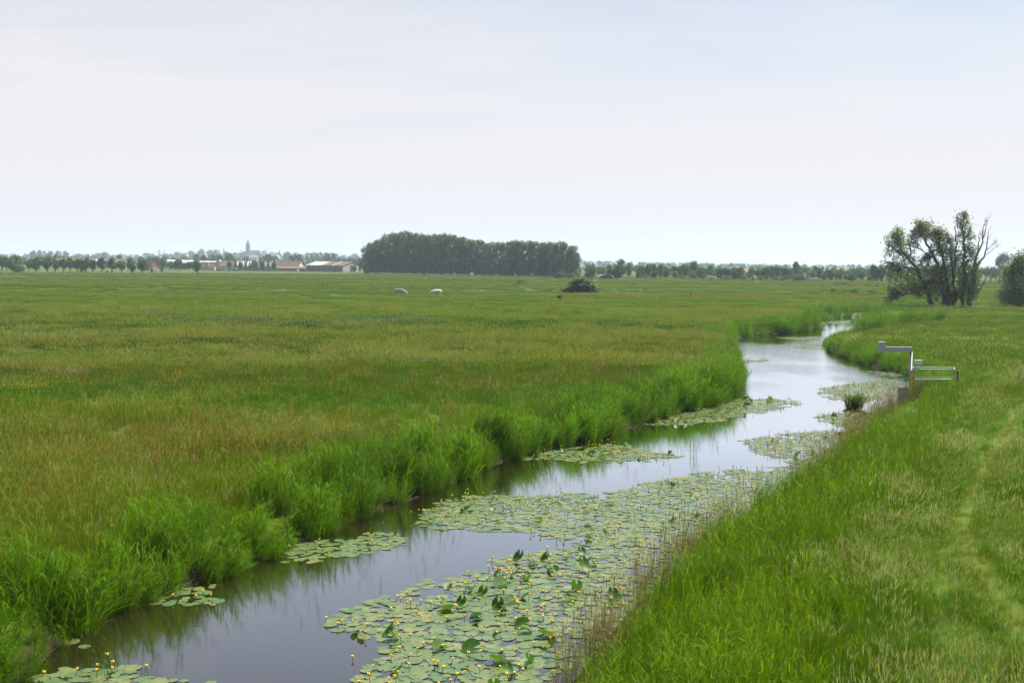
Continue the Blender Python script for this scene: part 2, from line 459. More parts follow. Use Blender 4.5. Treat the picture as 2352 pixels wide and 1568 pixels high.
def tuft_reed(seed, n, rad, h, leafw=.02, straw=4, plumes=0, lean=.35, per=6, leaflen=.42, long=0, longw=.02, longbend=1.2):
    rng = np.random.default_rng(seed); a = Acc()
    if long:
        v, f, _ = blades(rng, disc(rng, long, rad), wind_az(rng, long, 1.6), h * rng.uniform(.55, 1.05, long), longw * rng.uniform(.6, 1.3, long), rng.uniform(.0, .3, long), rng.uniform(.2, 1.0, long) * longbend, 4, taper=.6); a.add(v, f, 0)
    base = disc(rng, n, rad); az_ = wind_az(rng, n, 1.5); H = h * rng.uniform(.65, 1.08, n)
    t1 = rng.uniform(.1, lean * 2, n)
    v, f, tip = blades(rng, base, az_, H, .012, 0.02, t1, 4, taper=.3); a.add(v, f, 0)
    for k in range(per):
        t = .22 + .78 * k / (per - 1)
        # the stem's point at t
        d = np.stack([np.sin(az_), np.cos(az_), np.zeros(n)], 1); th = .02 + (t1 - .02) * t * .5
        p = base + (H * t)[:, None] * (np.sin(th)[:, None] * d + np.array([0, 0, 1.]) * np.cos(th)[:, None])
        la = az_ + rng.uniform(-2.4, 2.4, n)
        ll = leaflen * rng.uniform(.6, 1.2, n) * (1.1 - .35 * t)
        v, f, _ = blades(rng, p, la, ll, leafw * rng.uniform(.7, 1.3, n), rng.uniform(.2, .6, n), rng.uniform(.9, 2.3, n), 3, taper=.6)
        a.add(v, f, 0)
    if straw:
        v, f, _ = blades(rng, disc(rng, straw, rad * 1.1), wind_az(rng, straw, 2), h * rng.uniform(.25, .6, straw), .014, rng.uniform(.1, .5, straw), rng.uniform(.6, 2.2, straw), 3); a.add(v, f, 1)
    if plumes:
        az2 = wind_az(rng, plumes, .5)
        v, f, tip = blades(rng, disc(rng, plumes, rad), az2, h * rng.uniform(1., 1.3, plumes), .008, .02, .35, 3, taper=.1); a.add(v, f, 1)
        for k in range(5):
            v, f, _ = blades(rng, tip - np.array([0, 0, .03 * k]), az2 + rng.uniform(-.9, .9, plumes), rng.uniform(.1, .2, plumes), .022, .2, 1.5, 2, taper=.5); a.add(v, f, 2)
    return a
def tuft_dry(seed, n, rad, h, green=0):
    rng = np.random.default_rng(seed); a = Acc()
    az2 = wind_az(rng, n, 2); t1 = rng.uniform(0, .5, n)
    v, f, tip = blades(rng, disc(rng, n, rad), az2, h * rng.uniform(.5, 1.15, n), .008, rng.uniform(0, .15, n), t1, 3, taper=.1); a.add(v, f, 0)
    k = max(2, n // 3)
    for r in range(6):
        v, f, _ = blades(rng, tip[:k] - np.array([0, 0, .035 * r]), az2[:k] + rng.uniform(-1.2, 1.2, k), rng.uniform(.06, .15, k), .018, .2, rng.uniform(.6, 1.7, k), 2, taper=.5); a.add(v, f, 1)
    v, f, _ = blades(rng, disc(rng, n // 2, rad), wind_az(rng, n // 2, 2), h * .5, .01, .3, 1.8, 3); a.add(v, f, 0)
    if green:
        v, f, _ = blades(rng, disc(rng, green, rad), wind_az(rng, green), h * rng.uniform(.4, .8, green), .014, .05, rng.uniform(.3, 1.2, green), 3); a.add(v, f, 2)
    return a
def tuft_weed(seed, n, rad, h, lw=.09, ll=.22):
    rng = np.random.default_rng(seed); a = Acc()
    base = disc(rng, n, rad)
    for k in range(6):
        t = (k + 1) / 6
        v, f, _ = blades(rng, base + np.array([0, 0, h * t]) + rng.normal(0, .05, (n, 3)), rng.uniform(0, 6.3, n), ll * (1.2 - .6 * t), lw, rng.uniform(.6, 1.2, n), rng.uniform(1.2, 2.0, n), 2, taper=.4); a.add(v, f, 0)
    v, f, _ = blades(rng, base, rng.uniform(0, 6.3, n), h, .015, 0, .1, 2, taper=.2); a.add(v, f, 0)
    return a
def tuft_flower(seed, n, rad, h, size=.05):
    rng = np.random.default_rng(seed); a = Acc()
    v, f, tip = blades(rng, disc(rng, n, rad), wind_az(rng, n), h * rng.uniform(.7, 1.1, n), .008, 0, .3, 2, taper=.1); a.add(v, f, 1)
    for k in range(4):
        v, f, _ = blades(rng, tip, rng.uniform(0, 6.3, n), size, size * .6, rng.uniform(.6, 1.3, n), 1.6, 2, taper=.3); a.add(v, f, 0)
    return a

# ---------------------------------------------------------------- scattering through geometry nodes (only for what nobody could count)
def scatter(name, label, cat, pts, scl, rot, variants, mats, lean=None):
    n = len(pts)
    c = bpy.data.collections.new(name + '_sources')
    for k, a in enumerate(variants):
        o = bpy.data.objects.new('%s_source_%s' % (name, 'abcdefghij'[k]), a.mesh(name, mats)); c.objects.link(o)
    me = bpy.data.meshes.new(name); me.vertices.add(n)
    me.vertices.foreach_set('co', np.asarray(pts, np.float32).ravel())
    vattr(me, 'scl', scl)
    a = me.attributes.new('rot', 'FLOAT_VECTOR', 'POINT')
    rv = np.zeros((n, 3), np.float32); rv[:, 2] = rot
    if lean is not None: rv[:, :2] = lean
    a.data.foreach_set('vector', rv.ravel())
    a = me.attributes.new('pick', 'INT', 'POINT'); a.data.foreach_set('value', RNG.integers(0, len(variants), n).astype(np.int32))
    for mm in mats: me.materials.append(mm)
    o = bpy.data.objects.new(name, me); COL.objects.link(o)
    ng = bpy.data.node_groups.new(name + '_scatter', 'GeometryNodeTree')
    ng.interface.new_socket('Geometry', in_out='INPUT', socket_type='NodeSocketGeometry')
    ng.interface.new_socket('Geometry', in_out='OUTPUT', socket_type='NodeSocketGeometry')
    gi = ng.nodes.new('NodeGroupInput'); go = ng.nodes.new('NodeGroupOutput')
    iop = ng.nodes.new('GeometryNodeInstanceOnPoints')
    ci = ng.nodes.new('GeometryNodeCollectionInfo'); ci.inputs['Collection'].default_value = c
    ci.inputs['Separate Children'].default_value = True; ci.inputs['Reset Children'].default_value = True
    def na_(nm, typ):
        x = ng.nodes.new('GeometryNodeInputNamedAttribute'); x.data_type = typ; x.inputs['Name'].default_value = nm
        return x.outputs['Attribute']
    lk = ng.links.new
    lk(gi.outputs[0], iop.inputs['Points']); lk(ci.outputs[0], iop.inputs['Instance'])
    iop.inputs['Pick Instance'].default_value = True
    lk(na_('pick', 'INT'), iop.inputs['Instance Index'])
    e2r = ng.nodes.new('FunctionNodeEulerToRotation'); lk(na_('rot', 'FLOAT_VECTOR'), e2r.inputs[0]); lk(e2r.outputs[0], iop.inputs['Rotation'])
    lk(na_('scl', 'FLOAT'), iop.inputs['Scale'])
    lk(iop.outputs[0], go.inputs[0])
    md = o.modifiers.new('scatter', 'NODES'); md.node_group = ng
    tag(o, label, cat, kind='stuff')
    return o

AZM = R(29)
def sample_ring(r0_, r1_, rho, azr=AZM):
    n = int(azr * (r1_ ** 2 - r0_ ** 2) * rho)
    a = RNG.uniform(-azr, azr, n); r = np.sqrt(RNG.uniform(r0_ ** 2, r1_ ** 2, n))
    return r * np.sin(a), r * np.cos(a)
def sample_rings(rings):
    xs, ys, lv = [], [], []
    for k, (a, b, rho) in enumerate(rings):
        x, y = sample_ring(a, b, rho); xs.append(x); ys.append(y); lv.append(np.full(len(x), k))
    x = np.concatenate(xs); y = np.concatenate(ys)
    inf = river(x, y)
    return x, y, inf, height(x, y, inf), np.concatenate(lv)
def pts3(x, y, z): return np.stack([x, y, z], 1)

# near and middle meadow, 13 - 160 m
x, y, inf, z, lv = sample_rings([(13, 30, 20), (30, 45, 14), (45, 75, 7.0)])
dl, dr, ins = inf; d = np.minimum(dl, dr); right = dr < dl
trod = seg_dist(x, y, smooth_line(TROD, 2))
nz = fnoise(x, y, 7.0); n2 = fnoise(x + 300, y, 2.2)
rnd = RNG.random(len(x))
sc = RNG.uniform(.7, 1.25, len(x)) * (.55 + .9 * n2)
ro = RNG.uniform(-.5, .5, len(x))
land = ~ins & (d > .15)
# left
L_ = land & ~right & (d > 1.2)
pseed = .30 + .9 * sstep(.35, .7, nz) * sstep(2.5, 6, d)
prust = .15 * sstep(.45, .65, fnoise(x + 50, y + 90, 4.0)) * sstep(3, 7, d)
seedm = L_ & (rnd < pseed * .8); rustm = L_ & (rnd > 1 - prust)
mg = [tuft_grass(s, 46, .26, .50, .014) for s in (1, 2, 3, 4)]
ms = [tuft_grass(s, 26, .26, .50, .012, seeds=13) for s in (5, 6, 7, 8)]
mr = [tuft_grass(s, 8, .22, .50, .012, seeds=2, rust=7, seedlen=.12, seedw=.018) for s in (9, 10, 11)]
LMATS = [M['g_left'], M['g_seed'], M['g_rust']]
k = L_ & ~seedm & ~rustm
scatter('meadow_grass', 'green meadow grass filling the field beside the river', 'grass', pts3(x, y, z)[k], sc[k], ro[k], mg, LMATS)
scatter('seeding_grass', 'olive seeding grass mixed through the near meadow', 'grass', pts3(x, y, z)[seedm], sc[seedm], ro[seedm], ms, LMATS)
scatter('sorrel', 'rust coloured sorrel spikes standing in the near meadow', 'wildflowers', pts3(x, y, z)[rustm], sc[rustm] * 1.1, ro[rustm], mr, LMATS)
# right
R1 = land & right & (d > .9)
band = R1 & (d < 4.5 + 2.5 * (nz - .5)) & (rnd < 1 - sstep(2.2, 5.5, d) * .8)
sparse = trod < .22 + .2 * (n2 - .5)
ps_ = .30 + .30 * sstep(.38, .60, fnoise(x + 11, y + 5, 3.2)) + .25 * sstep(.4, .6, fnoise(x + 31, y + 5, 1.0))
k = R1 & ~band & (rnd >= ps_) & ~sparse; k2 = R1 & ~band & (rnd < ps_) & ~sparse
RM = [M['g_right'], M['g_rseed'], M['g_rust']]
rg = [tuft_grass(s, 50, .26, .48, .013) for s in (21, 22, 23, 24)]
rs = [tuft_grass(s, 30, .26, .50, .011, seeds=16, seedlen=.12, seedw=.013, bend=1.2) for s in (25, 26, 27, 28)]
lw_ = .74 + .26 * sstep(.3, 2.6, trod)
scatter('bank_grass', 'fresh green grass on the right river bank', 'grass', pts3(x, y, z)[k], (sc * lw_)[k], ro[k], rg, RM)
scatter('bank_seeding_grass', 'grass with pale nodding seed heads on the right river bank', 'grass', pts3(x, y, z)[k2], (sc * lw_)[k2], ro[k2], rs, RM)
k = R1 & sparse
scatter('trodden_grass', 'short yellowed grass of the trodden trail on the right bank', 'grass', pts3(x, y, z)[k], sc[k] * .38, ro[k], rg[:2], [M['trail'], M['g_rseed'], M['g_rust']])
rr_ = [tuft_reed(s, 4, .24, .80, .020, straw=6, plumes=0, lean=.15, per=3, leaflen=.40, long=26, longw=.018, longbend=.8) for s in (31, 32, 33, 34)]
px9 = 512 + F * x / y
sc = np.where(band & (px9 > 886) & (px9 < 924) & (y > 50) & (y < 64.5), sc * .42, sc)
scatter('bank_reeds', 'tall bright green reed grass fringing the right bank', 'reeds', pts3(x, y, z)[band], sc[band] * .95, ro[band], rr_, [M['reed_r'], M['straw'], M['plume']])

# middle meadow
x, y, inf, z, lv = sample_rings([(72, 110, 2.4), (110, 170, 1.1)])
dl, dr, ins = inf; d = np.minimum(dl, dr); right = dr < dl; land = ~ins & (d > .8)
nz = fnoise(x, y, 14.0); rnd = RNG.random(len(x))
sc = RNG.uniform(.7, 1.25, len(x)) * (.45 + 1.1 * fnoise(x, y, 5)); ro = RNG.uniform(-.6, .6, len(x))
mm_ = [tuft_grass(s, 110, .75, .50, .030, seeds=14, seedlen=.14, seedw=.03) for s in (41, 42, 43)]
mm2 = [tuft_grass(s, 70, .75, .50, .028, seeds=50, seedlen=.14, seedw=.028) for s in (44, 45, 46)]
k = land & ~right & (rnd > .55 * sstep(.4, .65, nz)); k2 = land & ~right & ~k
scatter('mid_meadow_grass', 'green grass of the meadow in the middle distance', 'grass', pts3(x, y, z)[k], sc[k], ro[k], mm_, LMATS)
scatter('mid_seeding_grass', 'olive hay grass patches in the middle of the meadow', 'grass', pts3(x, y, z)[k2], sc[k2], ro[k2], mm2, LMATS)
k = land & right
scatter('right_meadow_grass', 'olive green grass of the pasture right of the river bend', 'grass', pts3(x, y, z)[k], sc[k] * .8, ro[k], [tuft_grass(s, 120, .75, .45, .028, seeds=5, seedlen=.12, seedw=.025) for s in (47, 48, 49)], RM)
# far meadow
x, y, inf, z, lv = sample_rings([(165, 260, .45), (260, 420, .16), (420, 620, .08)])
dl, dr, ins = inf; land = ~ins & (np.minimum(dl, dr) > 1.5)
nz = fnoise(x, y, 30); rnd = RNG.random(len(x))
k = land & ((nz > .36) | (rnd < .5))
fm = [tuft_grass(s, 150, 2.0, .42, .07, seeds=24, seedlen=.2, seedw=.07, bend=.8) for s in (51, 52, 53)]
sc = .78 * (1 + .15 * (lv == 1) + .25 * (lv == 2)) * (.45 + .8 * fnoise(x, y, 17))
scatter('far_meadow_grass', 'grass of the far meadow below the trees', 'grass', pts3(x, y, z)[k], sc[k], RNG.uniform(-1, 1, k.sum()), fm, LMATS)

# ---------------------------------------------------------------- reeds along the waterline
def along(line, step, lo, hi, side=-1, ymin=12, ymax=220):
    P = smooth_line(line, 1); out = []
    seg = np.diff(P, axis=0); ln = np.hypot(*seg.T)
    for i_, l_ in enumerate(ln):
        cnt = RNG.poisson(l_ / step)
        if not cnt: continue
        t = RNG.random(cnt); dd = RNG.uniform(lo, hi, cnt)
        nrm = np.array([-seg[i_][1], seg[i_][0]]) / (l_ + 1e-9) * (-side)
        out.append(P[i_] + t[:, None] * seg[i_] + dd[:, None] * nrm)
    p = np.concatenate(out)
    return p[(p[:, 1] > ymin) & (p[:, 1] < ymax)]
left_reed = [tuft_reed(s, 9, .24, 1.14, .026, straw=6, plumes=0, per=4, leaflen=.50, lean=.2, long=30, longw=.024, longbend=1.5) for s in (61, 62, 63, 64, 65)]
p = np.concatenate([along(LB, .038, -.25, 2.2, ymax=80), along(LB, .13, 1.9, 3.2, ymax=80), along(LB, .12, -.3, 2.6, ymin=80, ymax=150), along(LB, .15, -.3, 4.5, ymin=130)])
mc = np.concatenate([along(LB, .62, .05, .9), along(LB, .75, .9, 2.5)]); mcr = RNG.uniform(.6, 1.15, len(mc)); mch = RNG.uniform(.62, 1.2, len(mc))
dl, dr, ins = river(p[:, 0], p[:, 1])
h_ = fnoise(p[:, 0], p[:, 1], 2.6)
h2 = fnoise(p[:, 0] + 70, p[:, 1], 9.0)
D_ = np.hypot(p[:, :1] - mc[None, :, 0], p[:, 1:] - mc[None, :, 1]) / mcr[None, :]
near_ = D_.argmin(1); dn = D_[np.arange(len(p)), near_]
ok = (~ins | (dl < .35)) & ((dn < 1.05) | (RNG.random(len(p)) < .22))
pxx = 512 + F * p[:, 0] / p[:, 1]; ok &= ~((pxx > 818) & (p[:, 1] > 128) & (p[:, 1] < 166))
p, dl, ins, h_, h2, near_, dn = p[ok], dl[ok], ins[ok], h_[ok], h2[ok], near_[ok], dn[ok]
tall = 1 + .35 * sstep(112, 128, p[:, 1]) + .22 * sstep(58, 64, p[:, 1]) * sstep(78, 72, p[:, 1])
s_ = mch[near_] * np.clip(1.12 - .62 * dn ** 2, .30, 1.12) * np.where(dl > 2.0, .8, 1) * RNG.uniform(.85, 1.12, len(p)) * tall
z_ = np.maximum(height(p[:, 0], p[:, 1]), -.12)
# lower reeds hang out over the water
ov = (p - mc[near_]) / (mcr[near_][:, None] + .01) * .38 * np.clip(dn, 0, 1.3)[:, None] / (dn[:, None] + .05)
lean = np.zeros((len(p), 2)); lean[:, 0] = -ov[:, 1] * dn; lean[:, 1] = ov[:, 0] * dn + np.where(dl < .8, RNG.uniform(.0, .30, len(p)), 0)
scatter('riverside_reeds', 'dense tall green reeds hanging over the left waterline', 'reeds', pts3(p[:, 0], p[:, 1], z_), s_, RNG.uniform(-.4, .4, len(p)), left_reed, [M['reed'], M['straw'], M['plume']], lean=lean)
# a few plumes standing above them
p = along(LB, 1.3, .6, 3.5, ymax=130); pl = [tuft_reed(s, 3, .4, 1.25, .02, straw=0, plumes=5) for s in (66, 67, 68)]
dl, dr, ins = river(p[:, 0], p[:, 1]); p = p[~ins]
scatter('flowering_reeds', 'brown flowering reed plumes rising above the left reeds', 'reeds', pts3(p[:, 0], p[:, 1], height(p[:, 0], p[:, 1])), RNG.uniform(.9, 1.2, len(p)), RNG.uniform(-.6, .6, len(p)), pl, [M['reed'], M['straw'], M['plume']])
# dead stems at the right waterline
dry = [tuft_dry(s, 12, .22, 1.0, green=5) for s in (71, 72, 73, 74)]
p = np.concatenate([along(RB, .10, -.35, 1.0, side=1, ymax=66), along(RB, .35, -.8, .2, side=1, ymax=66)])
dl, dr, ins = river(p[:, 0], p[:, 1])
nn = fnoise(p[:, 0], p[:, 1], 2.0); ok = (nn > .43) & (dr < 1.2); p = p[ok]
scatter('dry_reeds', 'pale dead reed stems with seed plumes along the right waterline', 'reeds', pts3(p[:, 0], p[:, 1], np.maximum(height(p[:, 0], p[:, 1]), -.1)), (.55 + .7 * nn[ok]) * .85, RNG.uniform(-3, 3, len(p)), dry, [M['straw'], M['plume'], M['reed_r']])
# right bank fringe on the far side of the bend
p = np.concatenate([along(RB, .11, -.15, 1.7, side=1, ymin=66, ymax=126), along(RB, .10, -.2, 3.5, side=1, ymin=128, ymax=200)])
dl, dr, ins = river(p[:, 0], p[:, 1]); ok = (~ins | (dr < .25)) & ((p[:, 1] < 126.5) | (512 + F * p[:, 0] / p[:, 1] > 855)); p = p[ok]
scatter('bend_reeds', 'rank green waterside growth round the inside of the river bend', 'reeds', pts3(p[:, 0], p[:, 1], np.maximum(height(p[:, 0], p[:, 1]), -.1)), RNG.uniform(.5, .95, len(p)) * (1 - .4 * sstep(98, 115, p[:, 1]) + 1.1 * sstep(126, 130, p[:, 1])), RNG.uniform(-.6, .6, len(p)), left_reed[:3], [M['reed'], M['straw'], M['plume']])

# dark weed patches and flowers out in the meadow
def blob(cx, cy, rx, ry, n, z=.8):
    """points on the ground under an ellipse seen in the photo (2352 wide view)"""
    a = RNG.uniform(0, 2 * np.pi, n); r = np.sqrt(RNG.random(n))
    q_ = np.array([W(cx + rx * r[i_] * math.cos(a[i_]), cy + ry * r[i_] * math.sin(a[i_]), z) for i_ in range(n)])
    return q_
wv = [tuft_weed(s, 22, .8, .55) for s in (81, 82, 83)]
wb = np.concatenate([blob(cx, cy, rx, ry, n) for cx, cy, rx, ry, n in [(470, 750, 60, 5, 60), (560, 742, 60, 4, 50), (690, 752, 60, 3, 50), (830, 745, 70, 5, 70), (950, 740, 80, 4, 60), (810, 763, 40, 2, 30),
      (338, 725, 20, 4, 20), (415, 730, 30, 3, 20), (400, 748, 18, 3, 14), (25, 718, 40, 3, 30), (1180, 655, 40, 3, 25), (1010, 648, 60, 3, 30)]])
scatter('broad_weeds', 'dark broad leaved weeds in patches out on the meadow', 'weeds', pts3(wb[:, 0], wb[:, 1], height(wb[:, 0], wb[:, 1])), RNG.uniform(.7, 1.5, len(wb)), RNG.uniform(-3, 3, len(wb)), wv, [M['weed']])
fv = [tuft_flower(s, 9, .8, .55, .055) for s in (84, 85, 86)]
pb_ = np.concatenate([blob(cx, cy, rx, ry, n) for cx, cy, rx, ry, n in [(585, 828, 60, 4, 40), (760, 825, 40, 5, 25), (890, 838, 70, 6, 70), (990, 846, 60, 5, 50), (60, 858, 60, 6, 30), (165, 873, 50, 5, 50), (110, 795, 120, 8, 40),
      (260, 785, 100, 8, 30), (330, 800, 120, 8, 30), (660, 700, 60, 3, 20), (880, 716, 40, 2, 60), (400, 665, 60, 2, 60), (330, 660, 60, 2, 40), (30, 830, 60, 8, 16), (1070, 845, 40, 5, 20)]])
pb_ = pb_[::2]
scatter('pink_wildflowers', 'loose drifts of pink wildflowers in the meadow', 'wildflowers', pts3(pb_[:, 0], pb_[:, 1], height(pb_[:, 0], pb_[:, 1])), RNG.uniform(.8, 1.2, len(pb_)), RNG.uniform(-3, 3, len(pb_)), fv, [M['pink'], M['g_left']])
yb_ = np.concatenate([blob(cx, cy, rx, ry, n, 1.2) for cx, cy, rx, ry, n in [(2060, 783, 50, 3, 16), (2240, 745, 80, 6, 16), (2160, 778, 70, 4, 14), (1950, 776, 20, 3, 12), (2290, 777, 40, 4, 16), (1900, 690, 40, 2, 16), (2240, 695, 40, 2, 24), (50, 898, 60, 6, 8), (480, 645, 200, 2, 60), (700, 640, 200, 2, 40)]])
scatter('yellow_wildflowers', 'small yellow wildflowers scattered in the grass', 'wildflowers', pts3(yb_[:, 0], yb_[:, 1], height(yb_[:, 0], yb_[:, 1])), RNG.uniform(.8, 1.2, len(yb_)), RNG.uniform(-3, 3, len(yb_)), fv[:2], [M['yellowfl'], M['g_left']])
wf_ = np.concatenate([blob(cx, cy, rx, ry, n, 1.0) for cx, cy, rx, ry, n in [(1940, 786, 45, 8, 22), (2010, 733, 40, 4, 14), (2060, 727, 40, 3, 8), (2130, 718, 30, 3, 20), (2200, 712, 60, 3, 18), (2290, 712, 50, 3, 24), (1930, 765, 25, 4, 14)]])
fw = [tuft_flower(s, 5, .6, .85, .085) for s in (87, 88, 89)]
scatter('white_wildflowers', 'creamy white umbel flowers on the bend of the bank', 'wildflowers', pts3(wf_[:, 0], wf_[:, 1], height(wf_[:, 0], wf_[:, 1])), RNG.uniform(.8, 1.2, len(wf_)), RNG.uniform(-3, 3, len(wf_)), fw, [M['whitefl'], M['g_right']])
# ---------------------------------------------------------------- water lilies
def pad_material(name, c1, c2, rough=.28, spec=.5, trans=.12):
    m, nt = new_mat(name); L = nt.links
    oi = N(nt, 'ShaderNodeObjectInfo')
    at = N(nt, 'ShaderNodeAttribute'); at.attribute_name = 'leaf'
    r = math_n(nt, 'FRACT', math_n(nt, 'ADD', oi.outputs['Random'], at.outputs['Fac']))
    n1 = world_noise(nt, .55, (1, 1, 0), 2, loc=(3, 1, 0))
    k = map_range(nt, math_n(nt, 'ADD', math_n(nt, 'MULTIPLY', r, .6), math_n(nt, 'MULTIPLY', n1, .8)), .45, 1.0)
    c = mixrgb(nt, k, c1, c2)
    n2 = world_noise(nt, 22, (1, 1, 1), 3)
    c = mixrgb(nt, map_range(nt, n2, .62, .72, 0, .8), c, (.22, .19, .05))
    n3 = world_noise(nt, 4, (1, 1, 1), 3, loc=(5, 5, 5))
    c = mixrgb(nt, map_range(nt, n3, .3, .75, 0, .5), c, tuple(x * .55 for x in c1))
    pb = N(nt, 'ShaderNodeBsdfPrincipled'); pb.inputs['Roughness'].default_value = rough; pb.inputs['Specular IOR Level'].default_value = spec
    L.new(c, pb.inputs['Base Color'])
    b = N(nt, 'ShaderNodeBump'); b.inputs['Strength'].default_value = .25; b.inputs['Distance'].default_value = .02
    L.new(world_noise(nt, 9, (1, 1, 1), 3), b.inputs['Height']); L.new(b.outputs[0], pb.inputs['Normal'])
    tr = N(nt, 'ShaderNodeBsdfTranslucent'); L.new(mixrgb(nt, 1.0, c, (1.5, 1.5, .4), 'MULTIPLY'), tr.inputs['Color'])
    mx = N(nt, 'ShaderNodeMixShader'); mx.inputs[0].default_value = trans
    L.new(pb.outputs[0], mx.inputs[1]); L.new(tr.outputs[0], mx.inputs[2])
    L.new(mx.outputs[0], N(nt, 'ShaderNodeOutputMaterial').inputs[0])
    return m
M['pad'] = pad_material('floating_lily_leaf', (.085, .155, .060), (.18, .20, .070))
M['pad_up'] = pad_material('raised_lily_leaf', (.040, .11, .012), (.075, .17, .016), rough=.5, trans=.35, spec=.25)
M['petal'] = solid('lily_petal_yellow', (.88, .66, .015), rough=.5, col2=(.80, .55, .01), scale=20)
M['lstem'] = solid('lily_stem', (.035, .06, .02), rough=.5)

ZL = [  # patches of lily leaves, outlines read off the photograph, (name of place, polygon, density, flower density, raised leaf density)
 ('wide carpet of lilies in the near river', [(720, 1600), (735, 1540), (770, 1500), (820, 1470), (720, 1440), (800, 1395), (890, 1370), (1000, 1325), (1130, 1283), (1240, 1270), (1230, 1245), (1100, 1228), (940, 1205), (930, 1180), (960, 1150), (1050, 1128), (1180, 1128), (1300, 1130), (1450, 1115), (1560, 1090), (1700, 1075), (1900, 1068), (1900, 1130), (1780, 1210), (1660, 1300), (1560, 1400), (1450, 1530), (1400, 1600)], 1.0, 1.0, 1.0),
 ('narrow lily patch below the left reeds', [(600, 1275), (700, 1250), (830, 1215), (930, 1235), (945, 1245), (880, 1265), (740, 1290), (640, 1295)], .8, .5, 0),
 ('small lily patch against the near left reeds', [(310, 1385), (330, 1352), (470, 1325), (560, 1310), (595, 1325), (565, 1360), (480, 1392), (390, 1388)], .8, 1.0, .2),
 ('lily patch at the bottom left bank', [(50, 1600), (60, 1560), (130, 1538), (280, 1522), (450, 1540), (520, 1560), (525, 1600)], .8, .6, 0),
 ('lily patch off the left bank below the reed reflection', [(1160, 1056), (1290, 1032), (1400, 1020), (1520, 1040), (1575, 1048), (1480, 1060), (1330, 1066), (1200, 1061)], 1.1, 1.6, .6),
 ('lily patch beside the right bank upstream', [(1700, 1012), (1790, 996), (1900, 988), (1975, 998), (1950, 1060), (1860, 1075), (1740, 1042)], .8, 1.4, .4),
 ('lily patch off the tip of the left reeds', [(1460, 974), (1560, 946), (1650, 918), (1780, 915), (1850, 925), (1770, 945), (1720, 960), (1600, 980), (1500, 977)], .9, 1.0, .5),
 ('lily patch beside the gauge', [(1880, 892), (1960, 880), (2040, 872), (2085, 880), (2075, 905), (2000, 925), (1920, 920), (1880, 908)], .8, 1.6, .1),
 ('lily patch round the reed islet', [(1870, 957), (1950, 942), (2010, 945), (1970, 985), (1900, 977)], .9, 1.6, 1.0),
 ('thin lily strip in mid river', [(1690, 826), (1780, 824), (1750, 832), (1700, 832)], .8, .5, 0),
 ('lily strip under the far right bank', [(1780, 775), (1885, 772), (1880, 780), (1800, 780)], .8, .6, 0),
 ('lily strip at the inside of the bend', [(1800, 796), (1880, 790), (1930, 804), (1860, 803)], .8, .4, 0),
 ('far lily strip where the river narrows', [(1895, 738), (1955, 736), (1950, 744), (1900, 743)], .9, .3, 0),
 ('lily patch under the right bank above the gauge', [(1990, 850), (2080, 857), (2090, 870), (2020, 864)], .8, .8, 0)]
rng = np.random.default_rng(99)
pads = []; raised = []; flows = []
for zi, (place, poly, dp, dfl, drs) in enumerate(ZL):
    P = np.array([W(*p) for p in poly])
    lo = P.min(0); hi = P.max(0); area = (hi - lo).prod()
    n = int(area * 70 * dp)
    c = rng.uniform(lo, hi, (n, 2))
    k = inside(c[:, 0], c[:, 1], P)
    if zi != 3: k &= inside(c[:, 0], c[:, 1], RIVER)
    nz = fnoise(c[:, 0], c[:, 1], 1.6)
    edge = seg_dist(c[:, 0], c[:, 1], np.vstack([P, P[:1]]))
    k &= .6 * nz + .4 * fnoise(c[:, 0] + 40, c[:, 1], .7) + .28 * sstep(0, 1.4, edge) + .06 * sstep(1, 3, edge) > (.585 if zi == 0 else .48)
    k &= rng.random(len(k)) < .25 + 1.2 * fnoise(c[:, 0] + 9, c[:, 1] + 3, .9)
    c = c[k]
    # loose Poisson thinning so that leaves overlap only partly
    keep = []; cell = {}
    for q_ in c:
        key = (int(q_[0] / .155), int(q_[1] / .155)); bad = False
        for ax in (-1, 0, 1):
            for ay in (-1, 0, 1):
                for o_ in cell.get((key[0] + ax, key[1] + ay), ()):
                    if (o_[0] - q_[0]) ** 2 + (o_[1] - q_[1]) ** 2 < .15 ** 2: bad = True
        if not bad:
            cell.setdefault(key, []).append(q_); keep.append(q_)
    for q_ in keep: pads.append((q_[0], q_[1], zi))
    nf = int(len(keep) * .24 * dfl)
    clus = [keep[j_] for j_ in rng.integers(0, len(keep), max(1, nf // 3))] if keep else []
    for _ in range(nf):
        b_ = keep[rng.integers(len(keep))] if rng.random() < .55 else clus[rng.integers(len(clus))]
        q_ = b_ + rng.normal(0, .28, 2)
        if bool(inside(q_[:1], q_[1:], P)[0]): flows.append((q_[0], q_[1], zi))
    for _ in range(int(len(keep) * .05 * drs)):
        b_ = keep[rng.integers(len(keep))]
        w_ = 1 if zi else .25 + .9 * (32 > b_[1]) * (b_[0] > -2.5)
        if rng.random() < w_: raised.append((b_[0], b_[1], zi))
for sx, sy in ((165, 1472), (195, 1485), (655, 1291), (700, 1262)): pads.append((*W(sx, sy), 1 if sx > 300 else 3))

